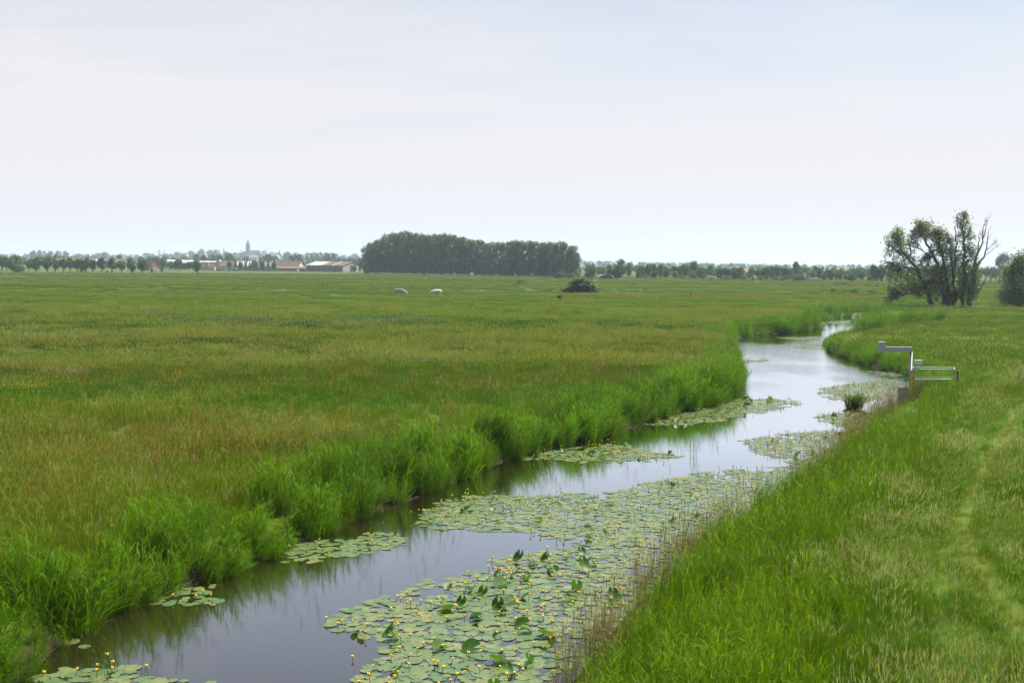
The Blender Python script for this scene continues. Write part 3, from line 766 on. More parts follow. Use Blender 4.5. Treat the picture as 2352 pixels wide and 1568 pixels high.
def pad_verts(r, notch=.22, wave=0.0, seed=0):
    rg = np.random.default_rng(seed); K = 14
    a = np.linspace(notch, 2 * np.pi - notch, K)
    rad = r * (1 + .10 * np.cos(a) * -1) * (1 + rg.normal(0, .015, K))
    x = rad * np.cos(a) * 1.08; y = rad * np.sin(a) * .86
    z = rg.normal(0, .003, K) + wave * np.abs(np.sin(a)) ** 2
    inner = np.stack([x * .5, y * .5, np.zeros(K)], 1); outer = np.stack([x, y, z], 1)
    ctr = np.array([[r * .12, 0, .0]])
    V = np.concatenate([ctr, inner, outer])
    f3 = [(0, i_, i_ + 1) for i_ in range(1, K)]
    f4 = [(i_, i_ + K, i_ + K + 1, i_ + 1) for i_ in range(1, K)]
    return V, f3, f4
def raised_verts(r, kind, seed):
    """a leaf standing out of the water: cupped, folded or tipped up, on a short stalk"""
    V, f3, f4 = pad_verts(r, .3, 0, seed)
    rg = np.random.default_rng(seed)
    V = V.copy()
    th = V[:, 1] / r
    if kind == 0: V[:, 2] += .55 * r * np.abs(th) ** 1.3      # folded along the midrib
    elif kind == 1: V[:, 2] += .35 * r * (V[:, 0] / r) ** 2 + .3 * r * th ** 2
    else: V[:, 2] += .15 * r * np.sin(3 * th) + .9 * r * np.clip(th, 0, 1) ** 1.5
    tip = {0: R(35), 1: R(55), 2: R(12)}[kind] * rg.uniform(.6, 1.2)
    c_, s_ = math.cos(tip), math.sin(tip)
    X = V[:, 0] * c_ - V[:, 2] * s_; Z = V[:, 0] * s_ + V[:, 2] * c_
    V[:, 0] = X; V[:, 2] = Z - Z.min() + .015
    return V, f3, f4
print('COUNTS', len(pads), len(flows), len(raised), [sum(1 for p in pads if p[2]==z_) for z_ in range(len(ZL))])
cl = lambda p: math.hypot(p[0], p[1])
infr = lambda p: abs(p[0]) < .47 * p[1] and p[1] > 19.6
pads.sort(key=lambda p: (not infr(p), cl(p))); flows.sort(key=lambda p: (not infr(p), cl(p))); raised.sort(key=lambda p: (not infr(p), cl(p)))
NP = 205; NR = 90; NF = 300
pad_me = []
for s_ in range(8):
    V, f3, f4 = pad_verts(.150 + .012 * (s_ % 4), .16 + .03 * (s_ % 3), 0, s_)
    a = Acc().add(V, f3, 0, True); a.f.append((np.array(f4, np.int32), 0, True)); pad_me.append(a.mesh('lily_leaf', [M['pad']]))
up_me = []
for s_ in range(9):
    V, f3, f4 = raised_verts(.13 + .02 * (s_ % 3), s_ % 3, s_)
    a = Acc().add(V, f3, 0, True); a.f.append((np.array(f4, np.int32), 0, True)); up_me.append(a.mesh('raised_lily_leaf', [M['pad_up']]))
for p in pads[:NP]:
    o = link('lily_leaf', pad_me[rng.integers(8)], None, (p[0], p[1], .006 + rng.uniform(0, .012)), 0)
    o.rotation_euler = (rng.normal(0, .025), rng.normal(0, .025), rng.uniform(0, 6.28)); o.scale = [rng.uniform(.55, 1.02)] * 3
    tag(o, 'flat round floating lily leaf in the ' + ZL[p[2]][0], 'lily leaf', 'flat lily leaves of the ' + ZL[p[2]][0])
for p in raised[:NR]:
    o = link('raised_lily_leaf', up_me[rng.integers(9)], None, (p[0], p[1], .004), rng.uniform(0, 6.28)); o.scale = [rng.uniform(.65, 1.15)] * 3
    tag(o, 'raised lily leaf in the ' + ZL[p[2]][0], 'lily leaf', 'raised lily leaves of the ' + ZL[p[2]][0])
big = link('raised_lily_leaf', up_me[1], None, (*W(1340, 1312), .01), 2.2); big.scale = (1.25, 1.25, 1.6)
tag(big, 'largest dark lily leaf standing upright above the near carpet', 'lily leaf')
def stuff_mesh(name, label, items, fn, mats, cat):
    a = Acc(); lf = []
    for p in items:
        parts_ = fn(p); n0 = a.n
        for V, F, mt in parts_: a.add(V, F, mt, True)
        lf.append(np.full(a.n - n0, rng.random()))
    o = a.build(name, mats); vattr(o.data, 'leaf', np.concatenate(lf)); tag(o, label, cat, kind='stuff'); return o
def place(V, p, z, rz, s_, tx=0, ty=0):
    c_, s2 = math.cos(rz), math.sin(rz); V = V * s_
    V = np.stack([V[:, 0] * c_ - V[:, 1] * s2, V[:, 0] * s2 + V[:, 1] * c_, V[:, 2] + V[:, 0] * tx + V[:, 1] * ty], 1)
    return V + np.array([p[0], p[1], z])
bank_p = [pad_verts(.155 + .01 * (s_ % 4), .16 + .03 * (s_ % 3), 0, s_) for s_ in range(8)]
bank_r = [raised_verts(.14 + .015 * (s_ % 3), s_ % 3, s_) for s_ in range(9)]
def fn_pad(p):
    V, f3, f4 = bank_p[rng.integers(8)]
    V = place(V, p, .006 + rng.uniform(0, .012), rng.uniform(0, 6.28), rng.uniform(.55, 1.02), rng.normal(0, .02), rng.normal(0, .02))
    return [(V, f3, 0), (V, f4, 0)]
def fn_up(p):
    V, f3, f4 = bank_r[rng.integers(9)]
    V = place(V, p, .004, rng.uniform(0, 6.28), rng.uniform(.7, 1.3))
    return [(V, f3, 0), (V, f4, 0)]
stuff_mesh('floating_leaves', 'countless floating lily leaves covering the farther river water', pads[NP:], fn_pad, [M['pad']], 'lily leaves')
if raised[NR:]: stuff_mesh('raised_leaves', 'dark lily leaves standing out of the farther river water', raised[NR:], fn_up, [M['pad_up']], 'lily leaves')
def flower_geo(seed, h, simple=False):
    rg = np.random.default_rng(seed)
    lean = rg.uniform(-.35, .35, 2) * h
    K = 5 if simple else 8
    pts = np.array([[0, 0, -.1], [lean[0] * .3, lean[1] * .3, h * .45], [lean[0], lean[1], h]])
    st = Acc().tube(pts, [.008, .007, .006], 4 if simple else 6, 0, cap=False)
    prof = [(.010, -.004), (.024, .004), (.028, .018), (.022, .032), (.010, .037)] if not simple else [(.012, 0), (.028, .014), (.016, .034)]
    a = np.arange(K) / K * 2 * np.pi; rows = [np.stack([r_2 * np.cos(a), r_2 * np.sin(a), np.full(K, z_2)], 1) for r_2, z_2 in prof]
    V = np.concatenate(rows) + pts[-1]
    F = []
    for i_ in range(len(prof) - 1):
        for j_ in range(K): F.append((i_ * K + j_, i_ * K + (j_ + 1) % K, (i_ + 1) * K + (j_ + 1) % K, (i_ + 1) * K + j_))
    cap = [tuple((len(prof) - 1) * K + j_ for j_ in range(K))]
    return st, V, F, cap
fl = []
for s_ in range(8):
    st, V, F_, cap = flower_geo(s_, [.06, .10, .14, .09, .18, .12, .07, .15][s_])
    bl = Acc().add(V, F_, 0, True); bl.add(V, cap, 0)
    # five petal lobes standing round the cup
    for k in range(5):
        a0 = k * 2 * np.pi / 5; c0 = V[-8:].mean(0)
        e_ = np.array([math.cos(a0), math.sin(a0), 0]); t_ = np.array([-e_[1], e_[0], 0])
        lob = [c0 + e_ * .026 - t_ * .013 + (0, 0, -.018), c0 + e_ * .026 + t_ * .013 + (0, 0, -.018), c0 + e_ * .033 + t_ * .010 + (0, 0, .006), c0 + e_ * .033 - t_ * .010 + (0, 0, .006)]
        bl.add(np.array(lob), [(0, 1, 2, 3)], 0)
    fl.append((st.mesh('stem', [M['lstem']]), bl.mesh('blossom', [M['petal']])))
for p in flows[:NF]:
    r3 = empty('lily_flower', (p[0], p[1], 0), rng.uniform(0, 6.28)); r3.scale = [rng.uniform(.7, 1.05)] * 3
    tag(r3, 'yellow lily flower on a stem above the ' + ZL[p[2]][0], 'flower', 'yellow flowers of the ' + ZL[p[2]][0])
    st, bl = fl[rng.integers(8)]
    link('stem', st, r3); link('blossom', bl, r3)
fb = [flower_geo(s_, [.08, .12, .16, .10, .20][s_], True) for s_ in range(5)]
def fn_fl(p):
    st, V, F_, cap = fb[rng.integers(5)]; rz = rng.uniform(0, 6.28); s_ = rng.uniform(.85, 1.2)
    return [(place(st.v[0].astype(float), p, 0, rz, s_), st.f[0][0], 0), (place(V, p, 0, rz, s_), F_, 1), (place(V, p, 0, rz, s_), cap, 1)]
stuff_mesh('distant_lily_flowers', 'yellow lily flowers dotted over the farther river water', flows[NF:], fn_fl, [M['lstem'], M['petal']], 'lily flowers')

# reed sprouts standing in the water, and the islet
def sprout(name, sx, sy, n, rad, h, label, per=4, straw=1, lw=.018, ll=.28, group=None, z=-.05, dry=False):
    a = tuft_reed(int(sx) % 997, n, rad, h, lw, straw=straw, per=per, lean=.2, leaflen=ll) if not dry else tuft_dry(int(sx), n, rad, h)
    o = a.build(name, [M['straw'], M['plume'], M['reed_r']] if dry else [M['reed'], M['straw'], M['plume']], None, (*W(sx, sy), z), 0)
    tag(o, label, 'reeds', group); return o
isl = empty('reed_islet', (*W(1962, 944), 0)); tag(isl, 'dark green reed tuft islet standing alone in the river by the gauge', 'reed tuft')
tuft_reed(401, 240, .42, .85, .026, straw=24, lean=.65, per=6, leaflen=.42).build('reeds', [M['reed'], M['straw'], M['plume']], isl)
ra = Acc(); rg_ = np.random.default_rng(3); aa = np.linspace(0, 2 * np.pi, 17)[:-1]
rows = [np.stack([k_ * np.cos(aa) * (1 + rg_.normal(0, .08, 16)) - .05, k_ * .8 * np.sin(aa), np.full(16, z_) + rg_.normal(0, .01, 16)], 1) for k_, z_ in ((.62, -.15), (.55, .03), (.35, .10), (.05, .12))]
ra.add(np.concatenate(rows), [(i_ * 16 + j_, i_ * 16 + (j_ + 1) % 16, (i_ + 1) * 16 + (j_ + 1) % 16, (i_ + 1) * 16 + j_) for i_ in range(3) for j_ in range(16)], 0, True)
ra.build('root_mound', solid('peat_mud', (.035, .025, .015), .9, bump=.5, scale=8), isl)
sprout('reed_clump', 1592, 1042, 9, .16, 1.0, 'thin upright reed clump standing alone in open mid river', lw=.016)
sprout('reed_clump', 1690, 912, 6, .5, 1.1, 'sparse reed stems standing in the water off the left reed tip', per=3)
for k, (sx, sy, n, rd, h, lb) in enumerate([
    (1541, 1245, 9, .22, .85, 'green reed sprout in front of the carpet, leftmost by the right bank'),
    (1578, 1228, 8, .2, .8, 'green reed sprout just right of the leftmost one by the right bank'),
    (1618, 1222, 8, .2, .75, 'green reed sprout nearest the dry stems of the right bank'),
    (1650, 1190, 6, .2, .7, 'small green reed sprout farther up beside the dry stems'),
    (1512, 1130, 3, .05, .75, 'single tall reed stalk in the middle of the lily carpet'),
    (1443, 1195, 2, .05, .6, 'short single reed stalk left of the tall stalk in the carpet'),
    (545, 1160 + 60, 4, .3, .5, 'thin reed shoots in the water at the foot of the left reeds'),
    (240, 1560, 3, .08, .75, 'thin reed stalk rising from the lily patch at the bottom left'),
    (262, 1540, 3, .06, .6, 'bent reed shoot standing in dark water near the bottom left'),
    (880, 1218, 5, .35, .55, 'loose green shoots in the water beyond the narrow lily patch'),
    (1160, 1040, 3, .2, .5, 'few thin shoots at the left tip of the lily patch')]):
    sprout('reed_sprout', sx, sy, n, rd, h, lb, per=4, straw=0, ll=.22)
# a drifting half sunken bit of wood and a coot's nest sized dark clump
# ---------------------------------------------------------------- the water gauge
Yg = 64.0
def G(cx_, cy_, Y=Yg): return at_depth(3400 + cx_ * .2551, 1300 + cy_ * .2551, Y)
M['galv'] = solid('galvanised_steel', (.30, .31, .33), .45, .55, col2=(.24, .25, .27), scale=30)
M['grey'] = solid('grey_powder_coat', (.34, .35, .37), .5, 0, col2=(.30, .31, .33), scale=20)
M['greyd'] = solid('dark_grey_sheet', (.20, .20, .22), .55, .1, col2=(.17, .17, .19), scale=14)
M['pale'] = solid('pale_enclosure', (.55, .58, .62), .45, 0, col2=(.50, .53, .57), scale=10)
M['staff'] = solid('yellow_staff_enamel', (.72, .47, .01), .5, 0, col2=(.60, .38, .01), scale=30)
M['black'] = solid('black_marking', (.012, .012, .012), .6)
M['bluep'] = solid('blue_plastic', (.06, .12, .28), .5)
M['wood'] = solid('weathered_wood', (.17, .13, .09), .85, col2=(.09, .07, .05), scale=9, bump=.6, stretch=(1, 1, .2))
gb = G(950, 1165); base = (gb[0], Yg, 0.0)
gauge = empty('water_gauge', base); tag(gauge, 'grey water level gauge with a boom arm and a yellow staff at the river edge', 'gauge')
def gl_(cx_, cy_, dy=0.0):
    p = G(cx_, cy_, Yg + dy); return (p[0] - base[0], dy, p[2])
# pole
p0 = gl_(952, 700, .05); p1 = gl_(952, 412, .05)
a = Acc().tube([(p0[0], .05, -1.0), (p0[0], .05, p1[2])], .075, 16, 0)
for zz in (p1[2] - .16, p1[2] - .21): a.tube([(p0[0], .05, zz - .012), (p0[0], .05, zz + .012)], .082, 16, 0)
a.build('pole', M['galv'], gauge)
# boom arm: a box section with the sensor head at its end
l_ = gl_(548, 380); r2 = gl_(975, 380); t_ = gl_(760, 347)[2]; b2 = gl_(760, 414)[2]
arm = Acc(); arm.box(((l_[0] + r2[0]) / 2, .05, (t_ + b2) / 2), (r2[0] - l_[0], .20, t_ - b2)); arm.box(((l_[0] + r2[0]) / 2, .05, t_ + .008), (r2[0] - l_[0] + .02, .23, .014))
armo = arm.build('boom_arm', M['grey'], gauge)
Acc().box((r2[0] + .01, .05, b2 - .04), (.05, .12, .08)).build('bracket', M['galv'], armo)
hl = gl_(450, 340); ht = gl_(500, 268)[2]; hr = gl_(547, 340)
hd = Acc(); hd.box(((hl[0] + hr[0]) / 2, .05, (ht + b2) / 2), (hr[0] - hl[0], .34, ht - b2)); hd.box(((hl[0] + hr[0]) / 2, .05, ht + .008), (hr[0] - hl[0] + .03, .37, .014)); hd.box(((hl[0] + hr[0]) / 2 - .02, .05, b2 - .012), (.16, .2, .02))
hdo = hd.build('sensor_head', M['grey'], gauge)
lid = Acc(); 
for sx_ in (-.13, .13):
    for sz_ in (-.2, .2): lid.tube([((hl[0] + hr[0]) / 2 + sx_, -.115, (ht + b2) / 2 + sz_), ((hl[0] + hr[0]) / 2 + sx_, -.125, (ht + b2) / 2 + sz_)], .008, 6)
lid.build('screws', M['galv'], hdo)
# staff: a channel carrying the yellow board
st_t = gl_(952, 705)[2]; ch_w = .27
chn = Acc(); chn.box((.005, -.06, (st_t - .9) / 2), (ch_w, .03, st_t + .9))
for sx_ in (-1, 1): chn.box((.005 + sx_ * (ch_w / 2 - .012), -.095, (st_t - .9) / 2), (.024, .04, st_t + .9))
chn.box((.005, .0, st_t - .01), (ch_w + .03, .16, .02)); chn.build('channel', M['galv'], gauge)
bz0, bz1 = -.5, st_t - .04
brd = Acc().box((.005, -.082, (bz0 + bz1) / 2), (.19, .012, bz1 - bz0)).build('staff_board', M['staff'], gauge)
mk = Acc(); z = bz1 - .22; k = 0
while z > bz0:
    # the decimetre comb: E shaped blocks alternating sides, with tick bars between
    sd_ = -1 if k % 2 == 0 else 1
    mk.box((.005 + sd_ * .062, -.0895, z), (.05, .003, .045)); mk.box((.005 - sd_ * .045, -.0895, z - .06), (.03, .003, .02)); mk.box((.005 + sd_ * .045, -.0895, z - .10), (.03, .003, .02)); mk.box((.005 + sd_ * .018, -.0895, z - .03), (.02, .003, .02))
    z -= .15; k += 1
for zz in (bz1 - .05, bz1 - .08, bz1 - .11): mk.box((.005, -.0895, zz), (.13, .003, .012))
mk.build('markings', M['black'], brd)
# sheet steel shield at the water, with a sounding pipe and a blue fitting
q0 = gl_(762, 980, -.15); q1 = gl_(915, 980, -.15)
sh = Acc(); sh.box(((q0[0] + q1[0]) / 2, -.10, (q0[2] - .8) / 2), (q1[0] - q0[0], .10, q0[2] + .8)); sh.box(((q0[0] + q1[0]) / 2, -.10, q0[2] + .006), (q1[0] - q0[0] + .02, .14, .012)); sh.build('steel_shield', M['greyd'], gauge)
s0 = gl_(870, 800); s1 = gl_(870, 985)
Acc().tube([(s0[0], -.05, s0[2]), (s0[0], -.05, s1[2] - .05)], .022, 8).build('sounding_pipe', M['galv'], gauge)
bf = Acc(); bf.box((s0[0] + .03, -.05, s0[2] + .08), (.17, .12, .10)); bf.tube([(s0[0], -.05, s0[2] + .1), (s0[0] + .01, -.05, s0[2] + .26)], [.05, .03], 8); bf.tube([(s0[0] - .05, -.1, s0[2] + .03), (s0[0] + .13, -.1, s0[2] - .01)], .02, 6)
bf.build('blue_coupling', M['bluep'], gauge)
# handrail frame over the walkway
top_b = gl_(1640, 668, .55); top_f = gl_(1640, 696, -.0); lb_ = gl_(990, 658, .55); lf_ = gl_(980, 690, 0)
rl = Acc()
rl.tube([lf_, top_f], .024, 8); rl.tube([lb_, top_b], .024, 8); rl.tube([lf_, lb_], .024, 8); rl.tube([top_f, top_b], .024, 8)
rl.build('handrail', M['galv'], gauge)
lo_ = Acc(); lo_.tube([gl_(990, 840, 0), gl_(1610, 852, 0)], .016, 6); lo_.tube([gl_(1035, 808, .55), gl_(1615, 820, .55)], .016, 6)
lo_.build('lower_rail', M['galv'], gauge)
for cx_ in (1120, 1312, 1636):
    a = Acc()
    for dy in (0, .55):
        u = gl_(cx_, 692 if dy == 0 else 664, dy); a.tube([u, (u[0], u[1], u[2] - (.62 if cx_ < 1600 else .55))], .009, 6)
    a.build('rail_post', M['galv'], gauge)
pm = Acc()
pm.box((gl_(1300, 850, .27)[0], .27, gl_(1300, 850, 0)[2] - .02), (gl_(1600, 0)[0] - gl_(1000, 0)[0], .5, .03)); pm.build('walkway_grid', M['galv'], gauge)
# instrument box on two legs
bx0 = gl_(1020, 583, .3); bx1 = gl_(1125, 583, .3); bt = gl_(1070, 553, .3)[2]; bb = gl_(1070, 612, .3)[2]
ib = Acc(); ib.box(((bx0[0] + bx1[0]) / 2, .3, (bt + bb) / 2), (bx1[0] - bx0[0], .2, bt - bb)); ib.box(((bx0[0] + bx1[0]) / 2, .3, bt + .008), (bx1[0] - bx0[0] + .03, .24, .016))
ibo = ib.build('instrument_box', M['pale'], gauge)
lg = Acc()
for xx in (bx0[0] + .02, bx1[0] + .015): lg.tube([(xx, .36, bt - .02), (xx, .36, bb - .75)], .012, 6)
lg.build('legs', M['galv'], ibo)
cb_ = Acc().tube([gl_(1028, 640, .2), gl_(1026, 760, .15), gl_(1026, 850, .1), gl_(1040, 890, .05), gl_(1075, 925, 0)], .014, 6)
cb_.build('cable', solid('pale_conduit', (.6, .6, .6), .6), gauge)
rp = at_depth(3400 + 1698 * .2551, 1300 + 715 * .2551, 66.0)
zg = float(height(np.array([rp[0]]), np.array([66.0]))[0])
def post_mesh(h, w, mat, lean=0.0, rod=False):
    a = Acc(); n_ = 7
    a.tube([(0, 0, -.3), (lean * .5, 0, h * .5), (lean, 0, h - .02), (lean, 0, h)], [w / 2, w / 2 * .98, w / 2 * .95, w / 2 * .75], n_)
    return a
post_mesh(max(.5, rp[2] - zg), .19, M['wood']).build('wooden_post', M['wood'], None, (rp[0], 66.0, zg))
tag(bpy.data.objects['wooden_post'], 'thick wooden post at the end of the gauge handrail', 'post')

# ---------------------------------------------------------------- fence posts and small wooden things
def ground_px(fx, fy, z=.8):
    x_, y_ = on_plane(fx, fy, z); z2 = float(height(np.array([x_]), np.array([y_]))[0]); x_, y_ = on_plane(fx, fy, z2)
    return x_, y_, z2
posts = [(218, 1415, 50), (267, 1408, 55), (282, 1412, 52), (322, 1415, 60), (355, 1438, 62), (428, 1402, 56), (478, 1372, 35), (672, 1450, 62), (893, 1448, 46), (1033, 1448, 42), (1188, 1448, 34), (1365, 1446, 28),
         (1470, 1446, 22), (1573, 1448, 22), (1793, 1458, 36), (1807, 1462, 26), (1880, 1468, 22)]
ordn = ['first', 'second', 'third', 'fourth', 'fifth', 'sixth', 'seventh', 'eighth', 'ninth', 'tenth', 'eleventh', 'twelfth', 'thirteenth', 'fourteenth', 'fifteenth', 'sixteenth', 'seventeenth']
for k, (cx_, cb2, hh) in enumerate(posts):
    x_, y_, z2 = ground_px(3400 + cx_ * .3188, 800 + cb2 * .3189)
    h_ = hh * .3189 / 4 / F * y_ + .12
    o = post_mesh(h_, .16, None, lean=random.uniform(-.05, .05)).build('fence_post', M['wood'], None, (x_, y_, z2))
    tag(o, ordn[k] + ' wooden fence post from the river in the row before the willows', 'post', 'fence posts before the willows')
def brace(cx_, cb2, hh, label, both):
    x_, y_, z2 = ground_px(3400 + cx_ * .3188, 800 + cb2 * .3189); h_ = hh * .3189 / 4 / F * y_ + .1
    a = Acc(); a.tube([(0, 0, -.3), (0, 0, h_)], .09, 7); b = Acc(); b.tube([(-.8 * h_ * .5, 0, -.1), (0, 0, h_ * .9)], .06, 6)
    r3 = empty('braced_post', (x_, y_, z2)); a.build('post', M['wood'], r3); b.build('brace', M['wood'], r3)
    if both: Acc().tube([(.45 * h_, 0, -.1), (0, 0, h_ * .9)], .06, 6).build('brace', M['wood'], r3)
    tag(r3, label, 'post', 'braced corner posts')
brace(443, 1450, 66, 'wooden post with two slanting braces near the river bend', True)
brace(1262, 1442, 42, 'wooden post with one slanting brace before the middle willow', False)
for k, (fx, fy, hh, lb) in enumerate([(2762, 1197, 26, 'grey wooden post standing alone in the meadow beyond the bush'), (2735, 1197, 14, 'short stub post just left of the lone grey meadow post'), (2810, 1196, 14, 'short stub post just right of the lone grey meadow post'),
        (2135, 1203, 18, 'thin stake in the meadow, leftmost left of the dark stump'), (2180, 1203, 16, 'thin stake in the meadow, nearest left of the dark stump'), (2350, 1202, 16, 'thin stake in the meadow right of the dark stump')]):
    x_, y_, z2 = ground_px(fx, fy); h_ = hh / 4 / F * y_ + .25
    tag(post_mesh(h_, .22, None).build('meadow_post', M['wood'], None, (x_, y_, z2)), lb, 'post')
x_, y_, z2 = ground_px(2238, 1203)
sb = Acc(); rg_ = np.random.default_rng(8)
sb.tube([(0, 0, -.2), (.1, 0, .5), (-.1, 0, .8), (.15, .1, 1.15)], [.6, .5, .4, .12], 9); sb.tube([(.1, 0, .6), (.4, 0, 1.0), (.45, 0, 1.6)], [.15, .08, .03], 6)
tag(sb.build('tree_stump', solid('rotten_dark_wood', (.03, .025, .02), .95), None, (x_, y_, z2)), 'dark broken tree stump in the meadow in front of the round bush', 'stump')
x_, y_, z2 = ground_px(3400 + 2050 * .3188, 800 + 1368 * .3189)
tag(Acc().tube([(0, 0, 0), (-1.3, 0, 1.0), (-1.5, 0, 1.15)], [.09, .07, .05], 6).build('leaning_rail', M['wood'], None, (x_, y_, z2)), 'slanting wooden rail lying in the grass before the right edge tree', 'rail')
x_, y_, z2 = ground_px(4074, 1556, 1.2)
tag(post_mesh(.95, .12, None).build('marker_post', M['wood'], None, (x_, y_, z2)), 'thin wooden marker post at the right edge of the bank', 'post')
# ---------------------------------------------------------------- trees
M['bark'] = solid('dark_bark', (.055, .045, .035), .95, col2=(.03, .025, .02), scale=4, bump=.8, stretch=(1, 1, .3), spec=.1)
M['deadwood'] = solid('bare_dead_wood', (.20, .17, .14), .9, col2=(.12, .10, .08), scale=4, bump=.5, stretch=(1, 1, .3), spec=.1)
M['willow'] = leafy('willow_leaves', (.20, .245, .115), (.13, .175, .075), trans=.38, patch=.4, rough=.5, spec=.45, var=.4)
M['willow2'] = leafy('pale_willow_leaves', (.17, .24, .07), (.13, .19, .055), trans=.4, patch=.4, rough=.5, spec=.4, var=.4)
M['poplar'] = leafy('poplar_leaves', (.090, .145, .055), (.060, .105, .042), trans=.25, patch=.12, rough=.45, spec=.5, var=.4)
M['pollard'] = leafy('pollard_leaves', (.125, .185, .080), (.095, .155, .062), trans=.3, patch=.12, rough=.55, var=.35)
M['tree_g'] = leafy('green_tree_leaves', (.090, .150, .050), (.065, .120, .042), trans=.3, patch=.1, rough=.55, var=.4)
M['tree_l'] = leafy('light_tree_leaves', (.14, .21, .075), (.11, .17, .06), trans=.3, patch=.1, rough=.55, var=.35)
M['tree_d'] = leafy('dark_tree_leaves', (.050, .090, .032), (.038, .070, .028), trans=.2, patch=.1, rough=.5, var=.4)
M['bush'] = leafy('willow_bush_leaves', (.105, .145, .060), (.075, .11, .035), trans=.35, patch=.6, rough=.5, spec=.4, var=.4)

def leaf_quads(rng, P, size, asp=.6, droop=0.0, flat=0.0):
    n = len(P)
    a = rng.uniform(0, 2 * np.pi, n); el = rng.uniform(-.9, .9, n) * (1 - flat) - droop
    u = np.stack([np.cos(a) * np.cos(el), np.sin(a) * np.cos(el), np.sin(el)], 1)
    r = rng.normal(0, 1, (n, 3)); v = np.cross(u, r); v /= np.linalg.norm(v, axis=1)[:, None] + 1e-9
    s_ = (size * rng.uniform(.6, 1.35, n))[:, None]
    q0 = P - u * s_ * .5; q1 = P + v * s_ * asp * .5 - u * s_ * .05; q2 = P + u * s_ * .5; q3 = P - v * s_ * asp * .5 - u * s_ * .05
    V = np.stack([q0, q1, q2, q3], 1).reshape(-1, 3)
    return V, np.arange(4 * n).reshape(-1, 4)

def crown_tree(seed, nclump, nleaf, leaf, shape='round', trunk=.18, bole=.03, asp=.65, zk=1.0):
    """unit tree: height 1, crown width 1 (scaled per tree); returns crown and trunk meshes as Accs"""
    rng = np.random.default_rng(seed)
    C = []; RR = []
    for k in range(nclump):
        t = rng.random()
        if shape == 'round':
            th = rng.uniform(0, 2 * np.pi); ph = np.arccos(rng.uniform(-1, 1)); rr_ = .33 * rng.uniform(.5, 1.0)
            c = np.array([rr_ * np.sin(ph) * np.cos(th), rr_ * np.sin(ph) * np.sin(th), 0]); zc = trunk + (1 - trunk) * .48
            c[2] = zc + (1 - trunk) * .36 * np.cos(ph) * rng.uniform(.6, 1.0); r = rng.uniform(.12, .20)
        elif shape == 'column':
            zc = trunk + (1 - trunk) * (k + rng.random()) / nclump * .92; w = .32 * (1 - abs((zc - .5) / .56) ** 3.4) + .04
            th = rng.uniform(0, 2 * np.pi); c = np.array([w * np.cos(th) * rng.uniform(.3, 1), w * np.sin(th) * rng.uniform(.3, 1), zc]); r = rng.uniform(.11, .19)
        elif shape == 'cone':
            zc = trunk + (1 - trunk) * (k + rng.random()) / nclump * .95; w = .33 * (1 - zc) ** .8 + .02
            th = rng.uniform(0, 2 * np.pi); c = np.array([w * np.cos(th), w * np.sin(th), zc]); r = rng.uniform(.08, .16)
        elif shape == 'bush':
            th = rng.uniform(0, 2 * np.pi); rr_ = .36 * np.sqrt(rng.random()); zc = .84 * math.sqrt(max(0, 1 - (rr_ / .42) ** 2)) * (rng.uniform(.85, 1.0) if rng.random() < .6 else rng.uniform(.15, .8)) + .05
            c = np.array([rr_ * np.cos(th), rr_ * np.sin(th), zc]); r = rng.uniform(.12, .20)
        C.append(c); RR.append(r)
    C = np.array(C); RR = np.array(RR)
    w = RR ** 2; idx = rng.choice(nclump, nleaf, p=w / w.sum())
    d = rng.normal(0, 1, (nleaf, 3)); d /= np.linalg.norm(d, axis=1)[:, None]
    rad = RR[idx] * (rng.random(nleaf) ** .45) * (1 + .25 * rng.normal(0, 1, nleaf) * (rng.random(nleaf) < .3))
    sq = np.array([1, 1, .8 if shape in ('round', 'bush') else 1.0 * zk])
    P = C[idx] + d * rad[:, None] * sq
    low_ = P[:, 2] < .01; P[low_, 2] = rng.uniform(.01, .25, low_.sum())
    V, f = leaf_quads(rng, P, leaf, asp); Pr = np.repeat(P, 4, 0); V = Pr + (V - Pr) * np.array([1, 1, zk])
    cr = Acc().add(V, f, 0)
    tr = Acc(); top = .75 if shape != 'bush' else .35
    tr.tube([(0, 0, -.06), (.004, 0, trunk * .6), (.0, .005, trunk * 1.6), (.01, 0, top)], [bole * 1.25, bole, bole * .8, bole * .25], 7)
    for k in range(0, nclump, 2):
        c = C[k]; z0_ = max(trunk * .7, c[2] * .6)
        tr.tube([(0, 0, z0_ * .8), tuple(c * np.array([.55, .55, 1]) - (0, 0, (c[2] - z0_) * .4)), tuple(c)], [bole * .45, bole * .3, bole * .12], 5, cap=False)
    return cr, tr
KIND = {}
def kind(name, mat, trunkmat, n, **kw):
    L_ = []
    for s_ in range(n):
        cr, tr = crown_tree(hash_(name) + s_, **kw)
        L_.append((cr.mesh('crown', [M[mat]]), tr.mesh('trunk', [M[trunkmat]])))
    KIND[name] = L_
def hash_(s): return sum(ord(c) * (i_ + 3) for i_, c in enumerate(s))
kind('pollard', 'pollard', 'bark', 5, nclump=24, nleaf=2600, leaf=.075, shape='round', trunk=.13, bole=.045)
kind('round', 'tree_g', 'bark', 5, nclump=30, nleaf=3000, leaf=.055, shape='round', trunk=.05, bole=.025)
kind('light', 'tree_l', 'bark', 3, nclump=26, nleaf=2600, leaf=.055, shape='round', trunk=.04, bole=.025)
kind('dark', 'tree_d', 'bark', 3, nclump=26, nleaf=2600, leaf=.060, shape='round', trunk=.04, bole=.03)
kind('poplar', 'poplar', 'bark', 6, nclump=34, nleaf=3400, leaf=.062, shape='column', trunk=.07, bole=.014, zk=.5)
kind('column', 'tree_g', 'bark', 3, nclump=24, nleaf=1500, leaf=.08, shape='column', trunk=.05, bole=.02, zk=.35)
